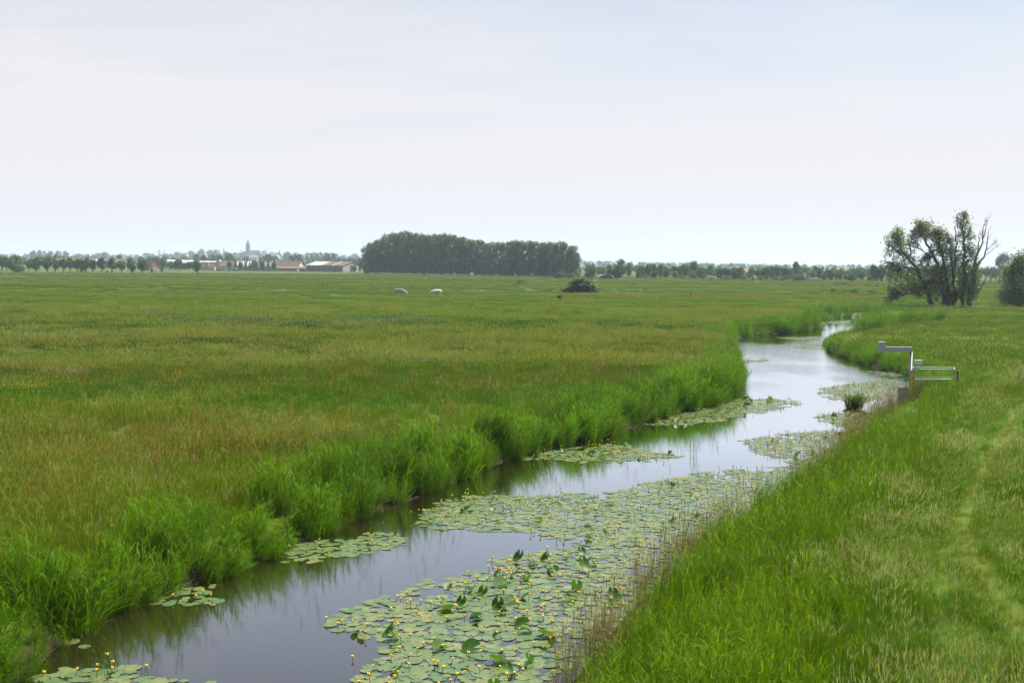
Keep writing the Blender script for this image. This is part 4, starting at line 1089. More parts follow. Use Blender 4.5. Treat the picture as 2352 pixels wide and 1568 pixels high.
kind('cone', 'tree_d', 'bark', 3, nclump=22, nleaf=1500, leaf=.07, shape='cone', trunk=.12, bole=.03, zk=.7)
kind('bush', 'bush', 'bark', 3, nclump=60, nleaf=10000, leaf=.048, shape='round', trunk=-.30, bole=.008)
kind('scrub', 'pollard', 'bark', 4, nclump=20, nleaf=1600, leaf=.075, shape='bush', trunk=.03, bole=.02)
tcount = [0]
def tree(kd, fx, ftop, wpx, dist, label, group=None, name=None, cat='tree', fbase=None, ztop=None):
    """a tree whose crown centre is seen at fx, top at ftop (4096 wide photo), wpx wide, at a known distance"""
    if fbase is not None:
        x_, y_, z2 = ground_px(fx, fbase + 4); dist = y_
    p = at_depth(fx, ftop, dist); z2 = float(height(np.array([p[0]]), np.array([dist]))[0])
    Hh = (p[2] - z2) * (1.25 if 350 < dist < 1000 and kd not in ('poplar', 'scrub') else 1.07); Ww = wpx / 4 / F * dist * (1.34 if 350 < dist < 1000 else 1.22)
    if Hh < .4: Hh = .8
    tcount[0] += 1; v = KIND[kd][tcount[0] % len(KIND[kd])]
    r3 = empty(name or {'pollard': 'pollard_willow', 'poplar': 'poplar_tree', 'bush': 'willow_bush', 'scrub': 'bush', 'cone': 'young_tree', 'column': 'columnar_tree'}.get(kd, 'broadleaf_tree'), (p[0], dist, z2 - .05), random.uniform(0, 6.28))
    r3.scale = (Ww, Ww, Hh)
    link('crown', v[0], r3); link('trunk', v[1], r3)
    tag(r3, label, cat, group)
    return r3
def X1(x): return x * .34864
def Y1(y): return 900 + y * .3488
def X2(x): return 700 + x * .34864
def X3(x): return 1400 + x * .4252
def Y3(y): return 860 + y * .425
def X4(x): return 2300 + x * .2976
def X5(x): return 2900 + x * .2976
def Y4(y): return 980 + y * .2977
def X6(x): return 3400 + x * .3188
def Y6(y): return 800 + y * .3189

# the row of pollards across the left field
row = [(20, 375, 120, 512), (75, 380, 100, 514), (330, 400, 90, 520), (540, 388, 105, 527), (635, 402, 92, 528), (722, 395, 98, 530), (803, 390, 92, 530), (888, 388, 110, 532), (985, 388, 100, 535), (1060, 402, 80, 535),
       (1165, 392, 112, 537), (1283, 392, 116, 538), (1395, 407, 96, 540), (1508, 400, 122, 545), (1625, 402, 116, 545)]
nm = ['first', 'second', 'third', 'fourth', 'fifth', 'sixth', 'seventh', 'eighth', 'ninth', 'tenth', 'eleventh', 'twelfth', 'thirteenth', 'fourteenth', 'fifteenth']
for k, (cx_, ty, w_, by) in enumerate(row):
    tree('pollard', X1(cx_), Y1(ty), w_ * .3486, 0, nm[k] + ' pollard willow from the left in the field row', 'pollard willows in the field row', fbase=Y1(by))
tree('round', X1(160), Y1(355), 165 * .3486, 0, 'big bushy green tree at the left end of the pollard row', fbase=Y1(536))
tree('scrub', X1(225), Y1(445), 120 * .3486, 0, 'low shrub hugging the right foot of the big bushy green tree', fbase=Y1(538), cat='shrub')
tree('round', X1(408), Y1(388), 165 * .3486, 0, 'broad dark green pollard with three bare stems showing below', fbase=Y1(528))
tree('scrub', X1(950), Y1(473), 62 * .3486, 0, 'small round shrub between pollards of the field row', fbase=Y1(535), cat='shrub')
tree('pollard', X1(2265), Y1(415), 96 * .3486, 0, 'lone pollard willow standing before the white industrial shed', fbase=Y1(556))
tree('pollard', X1(2040), Y1(400), 90 * .3486, 780, 'pollard willow before the long white roofed shed')
for k, (cx_, ty, w_) in enumerate([(1960, 425, 90), (2010, 430, 90), (2070, 428, 90), (2165, 425, 90), (2210, 430, 80), (2120, 440, 70)]):
    tree('pollard', X1(cx_), Y1(ty), w_ * .3486, 790, 'pollard willow in the crowded clump before the white sheds', 'crowded pollards before the white sheds')
tree('light', X1(1865), Y1(382), 130 * .3486, 760, 'yellowish green tree right of the brick house')
tree('scrub', X1(1225), Y1(520), 40 * .3486, 0, 'tiny shrub under the pollard row', fbase=Y1(541), cat='shrub')
for cx_ in (1743, 1858): tree('light', X1(cx_), Y1(485), 34 * .3486, 0, 'tiny sapling in the pale green field, %s of two' % ('left' if cx_ < 1800 else 'right'), 'saplings in the pale field', fbase=Y1(545))
# trees behind the row
for k, (cx_, ty, w_) in enumerate([(470, 345, 120), (560, 335, 120), (640, 328, 130), (720, 352, 110), (170, 345, 90), (10, 345, 70), (270, 370, 120), (1500, 355, 90), (1620, 355, 90), (1720, 345, 90), (1790, 342, 90), (1890, 345, 90), (1990, 358, 60), (2030, 385, 80), (620, 370, 170), (500, 375, 160)]):
    tree('round', X1(cx_), Y1(ty), w_ * .3486, 1050 + 11 * k, 'grey green tree in the belt behind the pollard row', 'tree belt behind the pollard row')
tree('light', X1(1385), Y1(318), 95 * .3486, 1100, 'airy pale tree rising behind the twelfth pollard')
# far blue trees, left horizon
for k, (cx_, ty, w_) in enumerate([(385, 286, 100), (455, 282, 74), (515, 287, 62), (575, 290, 78), (665, 290, 88), (752, 292, 82)]):
    tree('round', X1(cx_), Y1(ty), w_ * .3486, 2300 + 20 * k, ['large', 'tall', 'narrow', 'ragged', 'rounded', 'last'][k] + ' blue hazy tree of the clump above the left pollards', 'blue hazy clump above the left pollards')
for k, (cx_, ty, w_, d_) in enumerate([(40, 332, 90, 3000), (180, 330, 70, 3000), (905, 323, 90, 2600), (840, 345, 80, 2900), (1010, 330, 66, 2000), (1060, 345, 60, 2100), (1130, 312, 100, 2500), (1205, 304, 110, 2500), (1195, 340, 70, 2000), (1280, 345, 90, 2300), (1330, 350, 60, 2600),
        (1570, 332, 80, 2600), (1680, 315, 100, 3000), (1745, 322, 70, 3000), (1900, 322, 110, 3000), (1960, 325, 70, 3000), (2040, 302, 110, 2900), (2090, 335, 90, 2600), (2190, 292, 90, 2900), (2310, 268, 92, 2900), (2235, 330, 110, 2200), (2130, 345, 110, 1900)]):
    tree('round', X1(cx_), Y1(ty), w_ * .3486, d_ + 7 * k, 'blue hazy tree on the far skyline left of the church', 'far skyline trees left of the church')
for cx_, ty in ((1815, 283), (1832, 279), (1885, 289)):
    tree('column', X1(cx_), Y1(ty), 20 * .3486, 2900, 'slim dark cypress like tree on the town skyline', 'slim skyline cypresses')
# town side, between the sheds and the church
for k, (cx_, ty, w_, d_, kd) in enumerate([(110, 340, 130, 1500, 'light'), (260, 315, 110, 1150, 'round'), (335, 330, 90, 1150, 'round'), (430, 325, 110, 1100, 'round'), (510, 322, 110, 1120, 'round'), (620, 318, 150, 1080, 'round'), (720, 380, 120, 1100, 'light'),
        (815, 348, 72, 1300, 'dark'), (1045, 316, 150, 1250, 'dark'), (1150, 345, 120, 1300, 'round'), (1000, 370, 110, 1150, 'round'), (1285, 290, 120, 1900, 'light'), (1385, 306, 190, 1250, 'dark'), (1465, 370, 80, 1150, 'light'), (1300, 390, 80, 1100, 'light'), (900, 405, 90, 1000, 'round')]):
    tree(kd, X2(cx_), Y1(ty), w_ * .3486, d_ + 3 * k, ('large dark round tree' if kd == 'dark' else 'pale green tree' if kd == 'light' else 'mid green tree') + ' behind the farm roofs', {'dark': 'dark round trees behind the farm roofs', 'light': 'pale trees behind the farm roofs', 'round': 'mid green trees behind the farm roofs'}[kd])
for k, (cx_, ty, w_, d_) in enumerate([(295, 268, 84, 2900), (400, 278, 110, 2950), (470, 276, 110, 2950), (195, 293, 90, 2900), (590, 300, 110, 2800), (700, 305, 110, 2700), (760, 310, 110, 2750), (885, 291, 90, 3060), (930, 310, 60, 3000), (960, 302, 80, 2800), (1020, 282, 76, 2900), (1100, 320, 90, 2800),
        (1190, 305, 70, 2900), (1160, 325, 90, 2700), (1450, 330, 80, 3000), (1850, 320, 70, 3000), (1930, 338, 90, 3000), (2060, 323, 110, 2800), (2000, 350, 80, 2800), (30, 305, 70, 2900), (860, 370, 200, 2500), (740, 365, 150, 2400), (1100, 350, 170, 2300), (640, 360, 150, 2400)]):
    tree('round', X2(cx_), Y1(ty), w_ * .3486, d_ + 7 * k, 'blue hazy tree of the town round the church', 'hazy town trees round the church')
for cx_, ty in ((557, 268), (762, 283), (1197, 290)): tree('column', X2(cx_), Y1(ty), 24 * .3486, 2900, 'narrow dark tree poking up from the hazy town', 'narrow trees of the hazy town')
for k, cx_ in enumerate(list(range(1505, 1745, 26)) + [1750, 1768, 1785, 1805, 1820, 1838, 1862, 1885, 1908, 1932, 1956, 1980, 2004, 2028, 2052, 2076, 2100, 2124, 2145]):
    ty = 312 + 18 * random.random() if cx_ < 1745 else (315 + 20 * random.random() if cx_ < 1845 else 362 + 14 * random.random())
    tree('poplar' if cx_ < 1845 else 'round', X2(cx_), Y1(ty), (44 if cx_ < 1845 else 40) * .3486, 1180 + random.uniform(0, 60), 'dark poplar of the long windbreak behind the barn' if cx_ < 1845 else 'low dark tree of the windbreak behind the barn', 'poplars of the windbreak behind the barn' if cx_ < 1845 else 'low windbreak trees behind the barn', name='windbreak_tree')
for k, (cx_, ty, w_) in enumerate([(625, 425, 66), (688, 425, 56), (748, 427, 62), (815, 437, 46), (875, 437, 56), (940, 445, 44), (1003, 432, 54), (1067, 432, 56), (1137, 432, 62)]):
    tree('cone' if k % 2 else 'round', X2(cx_), Y1(ty), w_ * .3486, 765, nm[k] + ' young street tree from the left before the farm', 'young street trees before the farm', name='street_tree')
tree('round', X2(905), Y1(410), 70 * .3486, 800, 'taller tree standing behind the young street trees')
for k, cx_ in enumerate((1542, 1585, 1638, 1690, 1735, 1785, 1835)):
    tree('light', X2(cx_), Y1(462 + (k % 3) * 4), 38 * .3486, 752, nm[k] + ' sapling from the left along the barn side', 'saplings along the barn side', name='sapling')
tree('round', X2(2060), Y1(470), 46 * .3486, 752, 'small tree before the barn doorway'); tree('round', X2(2120), Y1(482), 40 * .3486, 750, 'small tree before the right end of the barn gable')
for k, (cx_, w_) in enumerate(((500, 120), (905, 90), (1100, 100), (720, 90))): tree('scrub', X2(cx_), Y1(502), w_ * .3486, 762, 'clipped low hedge bush, %s before the farm' % nm[k], 'low hedge bushes before the farm', name='hedge_bush', cat='shrub')
for k, (cx_, ty, w_) in enumerate(((2170, 480, 50), (2200, 470, 50), (2130, 440, 40))): tree('round', X2(cx_), Y1(ty), w_ * .3486, 760, 'small tree squeezed between barn and poplar wood', 'small trees between barn and wood')

# the poplar wood
prof = [(140, 330), (170, 285), (200, 262), (260, 245), (320, 205), (400, 180), (500, 162), (560, 172), (640, 180), (700, 188), (760, 192), (870, 184), (960, 200), (1020, 205), (1100, 220), (1160, 232), (1210, 232), (1290, 267), (1370, 260), (1460, 257), (1550, 250), (1640, 239), (1700, 245), (1760, 252),
        (1850, 272), (1900, 263), (2000, 254), (2060, 282), (2110, 312), (2150, 370), (2180, 430)]
px_ = [p[0] for p in prof]; py_ = [p[1] for p in prof]
for rowi, (doff, step, j0) in enumerate(((0, 46, 150), (14, 46, 172), (30, 60, 200))):
    cx_ = j0
    while cx_ < (2170 if rowi == 0 else 2120 if rowi == 1 else 1050):
        by = 552 + (cx_ - 140) / 2040 * 40
        _, yb, _z = ground_px(X3(cx_), Y3(by))
        ty = np.interp(cx_, px_, py_) + random.uniform(-4, 14) + (6 if rowi else 0)
        tree('poplar', X3(cx_ + random.uniform(-9, 9)), Y3(ty), random.uniform(100, 128) * .4252, yb + doff + random.uniform(-3, 3), 'tall dark poplar of the dense wood beyond the cows', 'poplars of the dense wood')
        cx_ += step * random.uniform(.85, 1.15)
tree('scrub', X3(1980), Y3(530), 96 * .4252, 0, 'round bush at the foot of the wood, left of a pair', cat='shrub', fbase=Y3(597))
tree('scrub', X3(2085), Y3(545), 90 * .4252, 0, 'low bush at the foot of the wood, right of a pair', cat='shrub', fbase=Y3(600))
tree('light', X3(2280), Y3(482), 80 * .4252, 0, 'pale green small tree behind the round willow bush', fbase=Y3(594))
tree('scrub', X3(2238), Y3(530), 76 * .4252, 0, 'pale shrub just behind the round willow bush', cat='shrub', fbase=Y3(592))
bt_ = tree('bush', X3(2170), Y3(566), 350 * .4252, 0, 'large round grey green willow bush standing alone in the meadow', fbase=Y3(740), cat='bush')
tree('scrub', X3(1600), Y3(606), 66 * .4252, 0, 'small dark bush in the meadow before the poplar wood', cat='shrub', fbase=Y3(648))
for k, (cx_, cy_2, w_) in enumerate(((820, 782, 40), (1040, 782, 44), (1095, 775, 34), (930, 778, 50), (1330, 775, 60), (1510, 765, 46))):
    tree('scrub', X3(cx_), Y3(cy_2 - 18), w_ * .4252, 0, 'dark rush tussock near the cows, %s from the left' % ['first', 'third', 'fourth', 'second', 'fifth', 'sixth'][k], 'rush tussocks near the cows', name='rush_tussock', cat='tussock', fbase=Y3(cy_2 + 6))

# right hand tree belt
belt = [('round', 625, 203, 150, 430, 'largest tree of the right belt'), ('light', 740, 245, 90, 430, 'paler tree clinging to the right side of the largest belt tree'), ('light', 245, 285, 96, 442, 'pale green tree near the right end of the poplar wood'), ('light', 180, 360, 90, 442, 'pale shrub left of the pale green belt tree'),
  ('light', 455, 265, 100, 432, 'light green tree left of the largest belt tree'), ('dark', 545, 322, 180, 452, 'broad dark low tree before the largest belt tree'), ('dark', 838, 364, 52, 455, 'small dark cone shaped bush standing alone before the belt'),
  ('round', 900, 300, 110, 430, None), ('round', 990, 270, 110, 432, None), ('round', 1060, 275, 90, 435, None), ('light', 1150, 262, 110, 440, None), ('round', 1080, 350, 110, 442, None), ('light', 1040, 360, 80, 440, None), ('round', 1230, 335, 110, 445, None), ('round', 1400, 300, 100, 445, None),
  ('dark', 1340, 288, 60, 440, None), ('light', 1350, 350, 110, 446, None), ('round', 1470, 272, 120, 440, None), ('light', 1560, 340, 110, 448, None), ('round', 1600, 240, 150, 440, None), ('round', 1690, 300, 110, 445, None), ('light', 1840, 266, 120, 420, None), ('light', 1740, 390, 80, 455, None), ('light', 310, 300, 80, 400, None), ('light', 370, 305, 80, 400, None)]
for kd, cx_, ty, w_, by, lb in belt:
    tree(kd, X4(cx_), Y4(ty), w_ * .2976, 0, (lb or {'round': 'mid green tree in the mixed belt right of centre', 'light': 'pale green tree in the mixed belt right of centre', 'dark': 'dark tree in the mixed belt right of centre'}[kd]), None if lb else kd + ' trees of the right of centre belt', fbase=Y4(by))
for k, (kd, cx_, ty, w_, by) in enumerate([('dark', 1960, 325, 130, 456), ('dark', 2040, 325, 130, 458), ('dark', 2150, 342, 150, 462), ('dark', 2230, 395, 120, 464)]):
    tree(kd, X4(cx_), Y4(ty), w_ * .2976, 0, nm[k] + ' dark tree from the left in the clump right of the red roof', 'dark clump right of the red roof', fbase=Y4(by))
belt5 = [('round', 960, 246, 112, 430), ('round', 620, 292, 110, 445), ('dark', 540, 312, 120, 450), ('round', 700, 300, 110, 448), ('dark', 800, 305, 110, 450), ('round', 450, 345, 110, 450), ('round', 880, 330, 110, 450), ('round', 1215, 290, 72, 440), ('column', 1390, 295, 28, 430), ('light', 1190, 350, 110, 465),
  ('round', 1265, 343, 76, 468), ('round', 1420, 338, 100, 470), ('light', 1500, 368, 80, 468), ('round', 1550, 400, 60, 470), ('light', 1630, 395, 100, 470), ('dark', 1700, 408, 120, 492), ('dark', 1840, 385, 90, 460), ('light', 1950, 415, 90, 480), ('light', 1560, 323, 100, 430), ('round', 1800, 312, 92, 430), ('round', 1725, 340, 50, 430), ('round', 1885, 320, 56, 430),
  ('dark', 2000, 265, 90, 495), ('dark', 2040, 290, 100, 500), ('dark', 2120, 283, 90, 500), ('dark', 2220, 272, 130, 500), ('dark', 2310, 300, 120, 500), ('round', 1330, 400, 100, 470), ('round', 1110, 420, 70, 470), ('round', 210, 305, 100, 430), ('light', 360, 305, 100, 435), ('round', 120, 310, 110, 430), ('round', 330, 375, 110, 440)]
for kd, cx_, ty, w_, by in belt5:
    tree(kd, X5(cx_), Y4(ty), w_ * .2976, 0, {'round': 'mid green tree in the long belt left of the big willows', 'light': 'pale green tree in the long belt left of the big willows', 'dark': 'dark tree in the long belt left of the big willows', 'column': 'narrow column tree beside the dark roofed house'}[kd], kd + ' trees of the belt left of the willows', fbase=Y4(by))
for k, (cx_, ty, w_, by) in enumerate([(370, 428, 70, 470), (485, 408, 100, 468), (575, 400, 80, 465), (680, 420, 110, 472), (770, 430, 80, 474), (830, 402, 100, 474), (930, 395, 110, 476), (1020, 398, 110, 478), (1000, 420, 120, 478), (1500, 495, 90, 520), (1620, 495, 130, 522), (1330, 525, 90, 548), (1510, 525, 60, 548), (1700, 525, 80, 550), (1925, 525, 100, 555), (2040, 530, 70, 560),
        (1610, 590, 100, 640), (1740, 592, 130, 644), (1960, 600, 140, 648), (1460, 580, 90, 630), (260, 425, 70, 468)]):
    tree('scrub', X5(cx_), Y4(ty), w_ * .2976, 0, 'low scrub bush along the foot of the right tree belt' if by < 500 else 'dark low thicket in the far right meadow', 'low scrub along the right belt' if by < 500 else 'low thickets in the far right meadow', cat='shrub', fbase=Y4(by))
for k, (cx_, ty, w_, by) in enumerate([(1440, 402, 100, 448), (1590, 382, 100, 450), (1720, 418, 70, 462), (1830, 425, 80, 464), (2040, 408, 110, 464), (2270, 420, 100, 466), (940, 395, 60, 440), (1160, 420, 60, 446), (880, 385, 50, 440), (1375, 490, 50, 522), (795, 495, 40, 525), (1150, 500, 60, 516)]):
    tree('scrub', X4(cx_), Y4(ty), w_ * .2976, 0, 'pale scrub bush at the edge of the meadow below the belt', 'pale scrub at the meadow edge', cat='shrub', fbase=Y4(by))
for k, (cx_, ty, w_, d_) in enumerate([(190, 230, 56, 1900), (237, 228, 44, 1900), (330, 208, 84, 2600), (420, 208, 96, 2600), (520, 252, 80, 2800), (880, 268, 110, 3000), (1070, 255, 50, 2900), (1190, 250, 84, 2700), (1260, 275, 100, 2800), (1515, 226, 96, 2400), (1460, 262, 70, 2500), (1700, 240, 110, 2400), (1780, 235, 120, 2400), (1970, 253, 90, 2300),
        (2050, 265, 100, 2300), (2160, 258, 40, 2000), (2280, 280, 70, 2500), (2340, 275, 60, 2600), (800, 280, 100, 2800), (620, 262, 120, 2900)]):
    tree('round', X4(cx_), Y4(ty), w_ * .2976, d_ + 9 * k, 'pale blue hazy tree on the skyline above the right belt', 'blue skyline trees above the right belt')
for k, (cx_, ty, w_, d_) in enumerate([(265, 280, 60, 2500), (350, 268, 110, 2500), (420, 258, 120, 2500), (500, 265, 110, 2500), (590, 270, 110, 2600), (680, 268, 90, 2600), (850, 282, 90, 2800), (1060, 300, 120, 2900), (1120, 298, 110, 2900), (1330, 308, 80, 3100), (1450, 305, 150, 3100), (1570, 306, 130, 3100), (1720, 302, 140, 3100), (1830, 310, 110, 3000), (1920, 290, 26, 2600), (1870, 318, 90, 2800)]):
    tree('round' if w_ > 30 else 'column', X5(cx_), Y4(ty), w_ * .2976, d_ + 9 * k, 'blue hazy tree on the skyline left of the big willows', 'blue skyline trees left of the willows')
tree('round', X6(1925), Y6(692), 165 * .3188, 900, 'blue hazy tall tree behind the right edge tree')
for k, (cx_, ty, w_) in enumerate(((1700, 865, 150), (1800, 860, 130), (1620, 880, 100), (1860, 900, 120), (2100, 850, 160), (1250, 900, 160), (900, 905, 160))): tree('round', X6(cx_), Y6(ty), w_ * .3188, 800 + 9 * k, 'hazy tree seen through and right of the willow group', 'hazy trees behind the willow group')
# everything too far and too many to count: the wooded horizon
rng = np.random.default_rng(41); n = 1500
hx = rng.uniform(-.60, .60, n); hd_ = rng.uniform(1500, 5200, n) ** 1.0
hx = np.tan(hx) * hd_
vt = []
for s_ in range(4):
    cr, _ = crown_tree(700 + s_, 14, 420, .13, 'bush'); vt.append(cr)
zz = height(hx, hd_)
o = scatter('distant_woodland', 'hazy blue distant woodland along the whole horizon', 'woodland', pts3(hx, hd_, zz - .3), rng.uniform(6, 12, n) * (.7 + .35 * hd_ / 3000), rng.uniform(0, 6.28, n), vt, [M['tree_g']])
n = 420; hx = rng.uniform(-.60, .60, n); hd_ = rng.uniform(900, 1500, n); hx = np.tan(hx) * hd_
scatter('distant_hedgerows', 'low hazy hedgerows and scrub behind the farms and fields', 'hedgerows', pts3(hx, hd_, height(hx, hd_) - .3), rng.uniform(3.5, 7, n), rng.uniform(0, 6.28, n), vt, [M['tree_g']])
n = 260; hx = np.interp(np.linspace(0, 1, n), [0, 1], [.02, .60]) + rng.normal(0, .002, n); hd_ = rng.uniform(640, 800, n); hx = np.tan(hx) * hd_
k_ = hx / hd_ > .06
scatter('belt_undergrowth', 'tangled undergrowth filling the foot of the right tree belt', 'undergrowth', pts3(hx, hd_, height(hx, hd_) - .2)[k_], rng.uniform(4.0, 7.0, n)[k_], rng.uniform(0, 6.28, n)[k_], vt, [M['tree_g']])

# ---------------------------------------------------------------- the big willows, limb by limb
YW = 196.0
zW = .75
def wp(cx_, cy_2, dy=0.0):
    p = at_depth(X6(cx_), Y6(cy_2), YW + dy); return np.array([p[0], YW + dy, p[2]])
def limb(acc, pts, r0_, r1_, rng, sides=7, dy=None, wig=.12):
    P = [np.array(wp(x, y, (dy or 0) * k / max(1, len(pts) - 1))) for k, (x, y) in enumerate(pts)]
    Q = []
    for i_ in range(len(P) - 1):
        for t in (0, .33, .66): Q.append(P[i_] * (1 - t) + P[i_ + 1] * t + rng.normal(0, wig, 3) * (t > 0))
    Q.append(P[-1])
    acc.tube(Q, np.linspace(r0_, r1_, len(Q)), sides)
    return np.array(Q)
def lobe(tr, cr, rng, roots, cx_, cy_2, rx, ry, n, nleaf, leaf=.42, droop=.6, ry3=None, matidx=0, hollow=.5):
    """a mass of foliage: twigs run from the nearest limb into an ellipse of the crown, leaves hang along their outer half"""
    m_per = 75 / 1.0
    rad3 = (rx / m_per * 1.0)
    n = int(n * 1.2)
    n = int(n * .8); d = rng.normal(0, 1, (n, 3)); d /= np.linalg.norm(d, axis=1)[:, None]; rr_ = rng.random(n) ** (hollow)
    ctr = wp(cx_, cy_2)
    T = ctr + d * rr_[:, None] * np.array([rx / m_per, (ry3 or min(rx, ry)) / m_per, ry / m_per])
    T[:, 2] = np.maximum(T[:, 2], zW + .5)
    nl = max(4, int(nleaf * .31) // n)
    for t in T:
        k = np.argmin(((roots - t) ** 2).sum(1) + rng.uniform(0, 3, len(roots))); s_ = roots[k]
        if rng.random() < .5:
            mid = (s_ + t) / 2 + (0, 0, .35) + rng.normal(0, .2, 3); tr.tube([s_, mid, t], [.045, .028, .012], 4, cap=False)
        if droop > .35 and rng.random() < .75:
            # a hanging spray
            L_ = rng.uniform(.5, 1.5); dirn = rng.normal(0, .35, 3); dirn[2] = -1; tt = rng.random(nl)[:, None]
            P = t + dirn * tt * L_ + rng.normal(0, .16, (nl, 3)) * (1 + tt * .3)
        else:
            P = t + rng.normal(0, .38, (nl, 3))
        V, f = leaf_quads(rng, P, leaf, .34, droop=droop * .7)
        cr.add(V, f, matidx)
def willow(name, label, limbs, lobes, seed, leafm=('willow',)):
    rng = np.random.default_rng(seed)
    r3 = empty(name, (wp(*limbs[0][0][0])[0], YW, zW)); inv = np.array([-r3.location[0], -YW, -zW])
    tr = Acc(); cr = Acc(); roots = []
    for pts, ra, rb_, dy in limbs: roots.append(limb(tr, pts, ra, rb_, rng, dy=dy))
    roots = np.concatenate([q_[len(q_) // 4:] for q_ in roots])
    for lo_ in lobes: lobe(tr, cr, rng, roots, *lo_[:6], **(lo_[6] if len(lo_) > 6 else {}))
    for A in (tr, cr): A.v = [v_ + inv.astype(np.float32) for v_ in A.v]
    tr.build('trunk', [M['bark']], r3)
    if lobes: cr.build('crown', [M[x] for x in leafm], r3)
    tag(r3, label, 'tree', 'willow group')
    return r3
willow('leaning_willow', 'leaning willow with an open left crown, leftmost of the big group',
  [([(1045, 1345), (985, 1190), (930, 1050), (862, 905), (790, 805), (700, 700), (640, 610), (600, 500), (590, 400)], .42, .05, 1.0),
   ([(862, 905), (800, 860), (680, 850), (560, 810), (440, 770)], .16, .03, -2), ([(700, 700), (600, 650), (520, 590), (450, 560)], .14, .03, 2), ([(930, 1100), (850, 1160), (720, 1170), (600, 1190), (480, 1230)], .14, .03, -3),
   ([(940, 1080), (800, 1100), (650, 1110), (480, 1090)], .12, .03, 3), ([(790, 805), (760, 650), (740, 520)], .12, .04, 1)],
  [(600, 400, 95, 90, 90, 1600, dict(matidx=1)), (640, 510, 130, 120, 100, 1700, dict(matidx=1)), (540, 500, 90, 90, 50, 800, dict(matidx=1)), (500, 640, 90, 60, 50, 700), (700, 650, 110, 120, 70, 900), (560, 800, 130, 60, 60, 700), (640, 760, 130, 90, 50, 700), (760, 760, 90, 100, 50, 700), (620, 930, 160, 90, 90, 1400), (480, 860, 70, 60, 30, 400), (720, 1060, 210, 100, 130, 2600), (500, 1110, 110, 80, 60, 900), (560, 1200, 140, 60, 70, 1100), (800, 960, 120, 110, 90, 1700), (460, 1270, 50, 40, 20, 250), (430, 790, 50, 50, 20, 260), (460, 460, 40, 60, 16, 200)],
  1, ('willow', 'willow2'))
willow('weeping_willow', 'tall drooping willow with the dense rounded crown in the group middle',
  [([(1215, 1345), (1190, 1200), (1140, 1000), (1110, 860), (1060, 730), (1000, 600), (940, 500), (890, 400), (880, 320)], .45, .05, 1.5),
   ([(1240, 1345), (1230, 1100), (1200, 900), (1170, 760), (1130, 600), (1100, 450)], .35, .05, -1.5), ([(1060, 730), (960, 670), (860, 610)], .14, .04, -2), ([(1290, 1345), (1300, 1180), (1300, 1000), (1280, 830), (1255, 640), (1260, 520)], .35, .05, .5)],
  [(870, 290, 80, 60, 80, 1300), (900, 380, 130, 90, 130, 2600), (980, 300, 80, 60, 50, 800), (800, 430, 55, 130, 60, 1000), (800, 560, 50, 90, 30, 420), (1080, 420, 120, 110, 130, 2700), (1180, 430, 60, 80, 50, 800), (1110, 560, 110, 110, 100, 1900), (980, 690, 90, 80, 50, 800), (1180, 640, 90, 100, 80, 1300), (1020, 900, 150, 130, 150, 3000), (900, 820, 90, 100, 70, 1100), (1170, 850, 120, 150, 140, 2600), (1020, 1100, 180, 120, 150, 3000), (1180, 1050, 110, 150, 120, 2500), (860, 1130, 120, 90, 80, 1500), (1290, 640, 90, 110, 90, 1600), (1280, 500, 50, 60, 30, 420), (1330, 800, 90, 120, 90, 1600), (1060, 1220, 140, 60, 60, 900)],
  2)
willow('slender_willow', 'slender upright willow with a thin high crown in the willow group',
  [([(1418, 1345), (1420, 1150), (1428, 1000), (1432, 800), (1436, 600), (1432, 450), (1415, 330), (1420, 230), (1440, 170)], .32, .04, .5), ([(1432, 700), (1470, 620), (1500, 560)], .1, .03, 1), ([(1415, 400), (1370, 300), (1330, 230)], .07, .02, -.5), ([(1432, 480), (1490, 420), (1520, 380)], .07, .02, .6), ([(1434, 650), (1380, 540), (1360, 420)], .07, .02, -.6),
   ([(1300, 1000), (1320, 760), (1330, 590), (1322, 460), (1302, 345)], .16, .06, 0), ([(1328, 560), (1355, 520), (1365, 480)], .07, .03, 0), ([(1322, 470), (1340, 450)], .05, .02, 0)],
  [(1440, 180, 42, 40, 36, 420), (1370, 190, 30, 30, 16, 170), (1460, 230, 45, 50, 34, 420), (1360, 260, 36, 40, 24, 260), (1430, 330, 60, 60, 44, 620), (1500, 350, 36, 60, 26, 320), (1400, 430, 55, 60, 40, 520), (1490, 460, 60, 55, 44, 640), (1540, 420, 20, 40, 8, 90), (1450, 560, 60, 60, 40, 500), (1540, 620, 60, 70, 50, 760), (1500, 720, 80, 90, 60, 900), (1400, 700, 70, 90, 50, 700), (1570, 700, 36, 60, 24, 280), (1450, 850, 100, 100, 90, 1600), (1400, 1000, 100, 120, 100, 1900)],
  3)
willow('stooled_willow', 'thick stemmed willow at the right of the group with leafy base',
  [([(1480, 1350), (1500, 1240), (1520, 1130), (1545, 1000), (1560, 900), (1565, 760), (1565, 700)], .45, .10, .5), ([(1520, 1200), (1450, 1050), (1430, 950)], .15, .05, -1.5), ([(1540, 1050), (1600, 960), (1640, 880)], .12, .03, 1)],
  [(1500, 1000, 120, 110, 100, 1800), (1590, 930, 70, 90, 50, 700), (1600, 1080, 60, 90, 50, 800), (1440, 1150, 110, 90, 90, 1700), (1540, 1180, 80, 80, 60, 1000), (1560, 830, 60, 80, 40, 520)],
  4)
willow('elder_bush', 'pale leafy bush growing round the foot of the willow stems',
  [([(1260, 1345), (1270, 1240), (1290, 1180)], .10, .03, -2), ([(1300, 1345), (1330, 1250), (1350, 1170)], .10, .03, -2)],
  [(1300, 1190, 110, 90, 110, 2000, dict(droop=.1, leaf=.36)), (1230, 1215, 50, 50, 40, 600, dict(droop=.1, leaf=.36)), (1360, 1150, 60, 60, 40, 600, dict(droop=.1, leaf=.36))],
  5, ('willow2',))
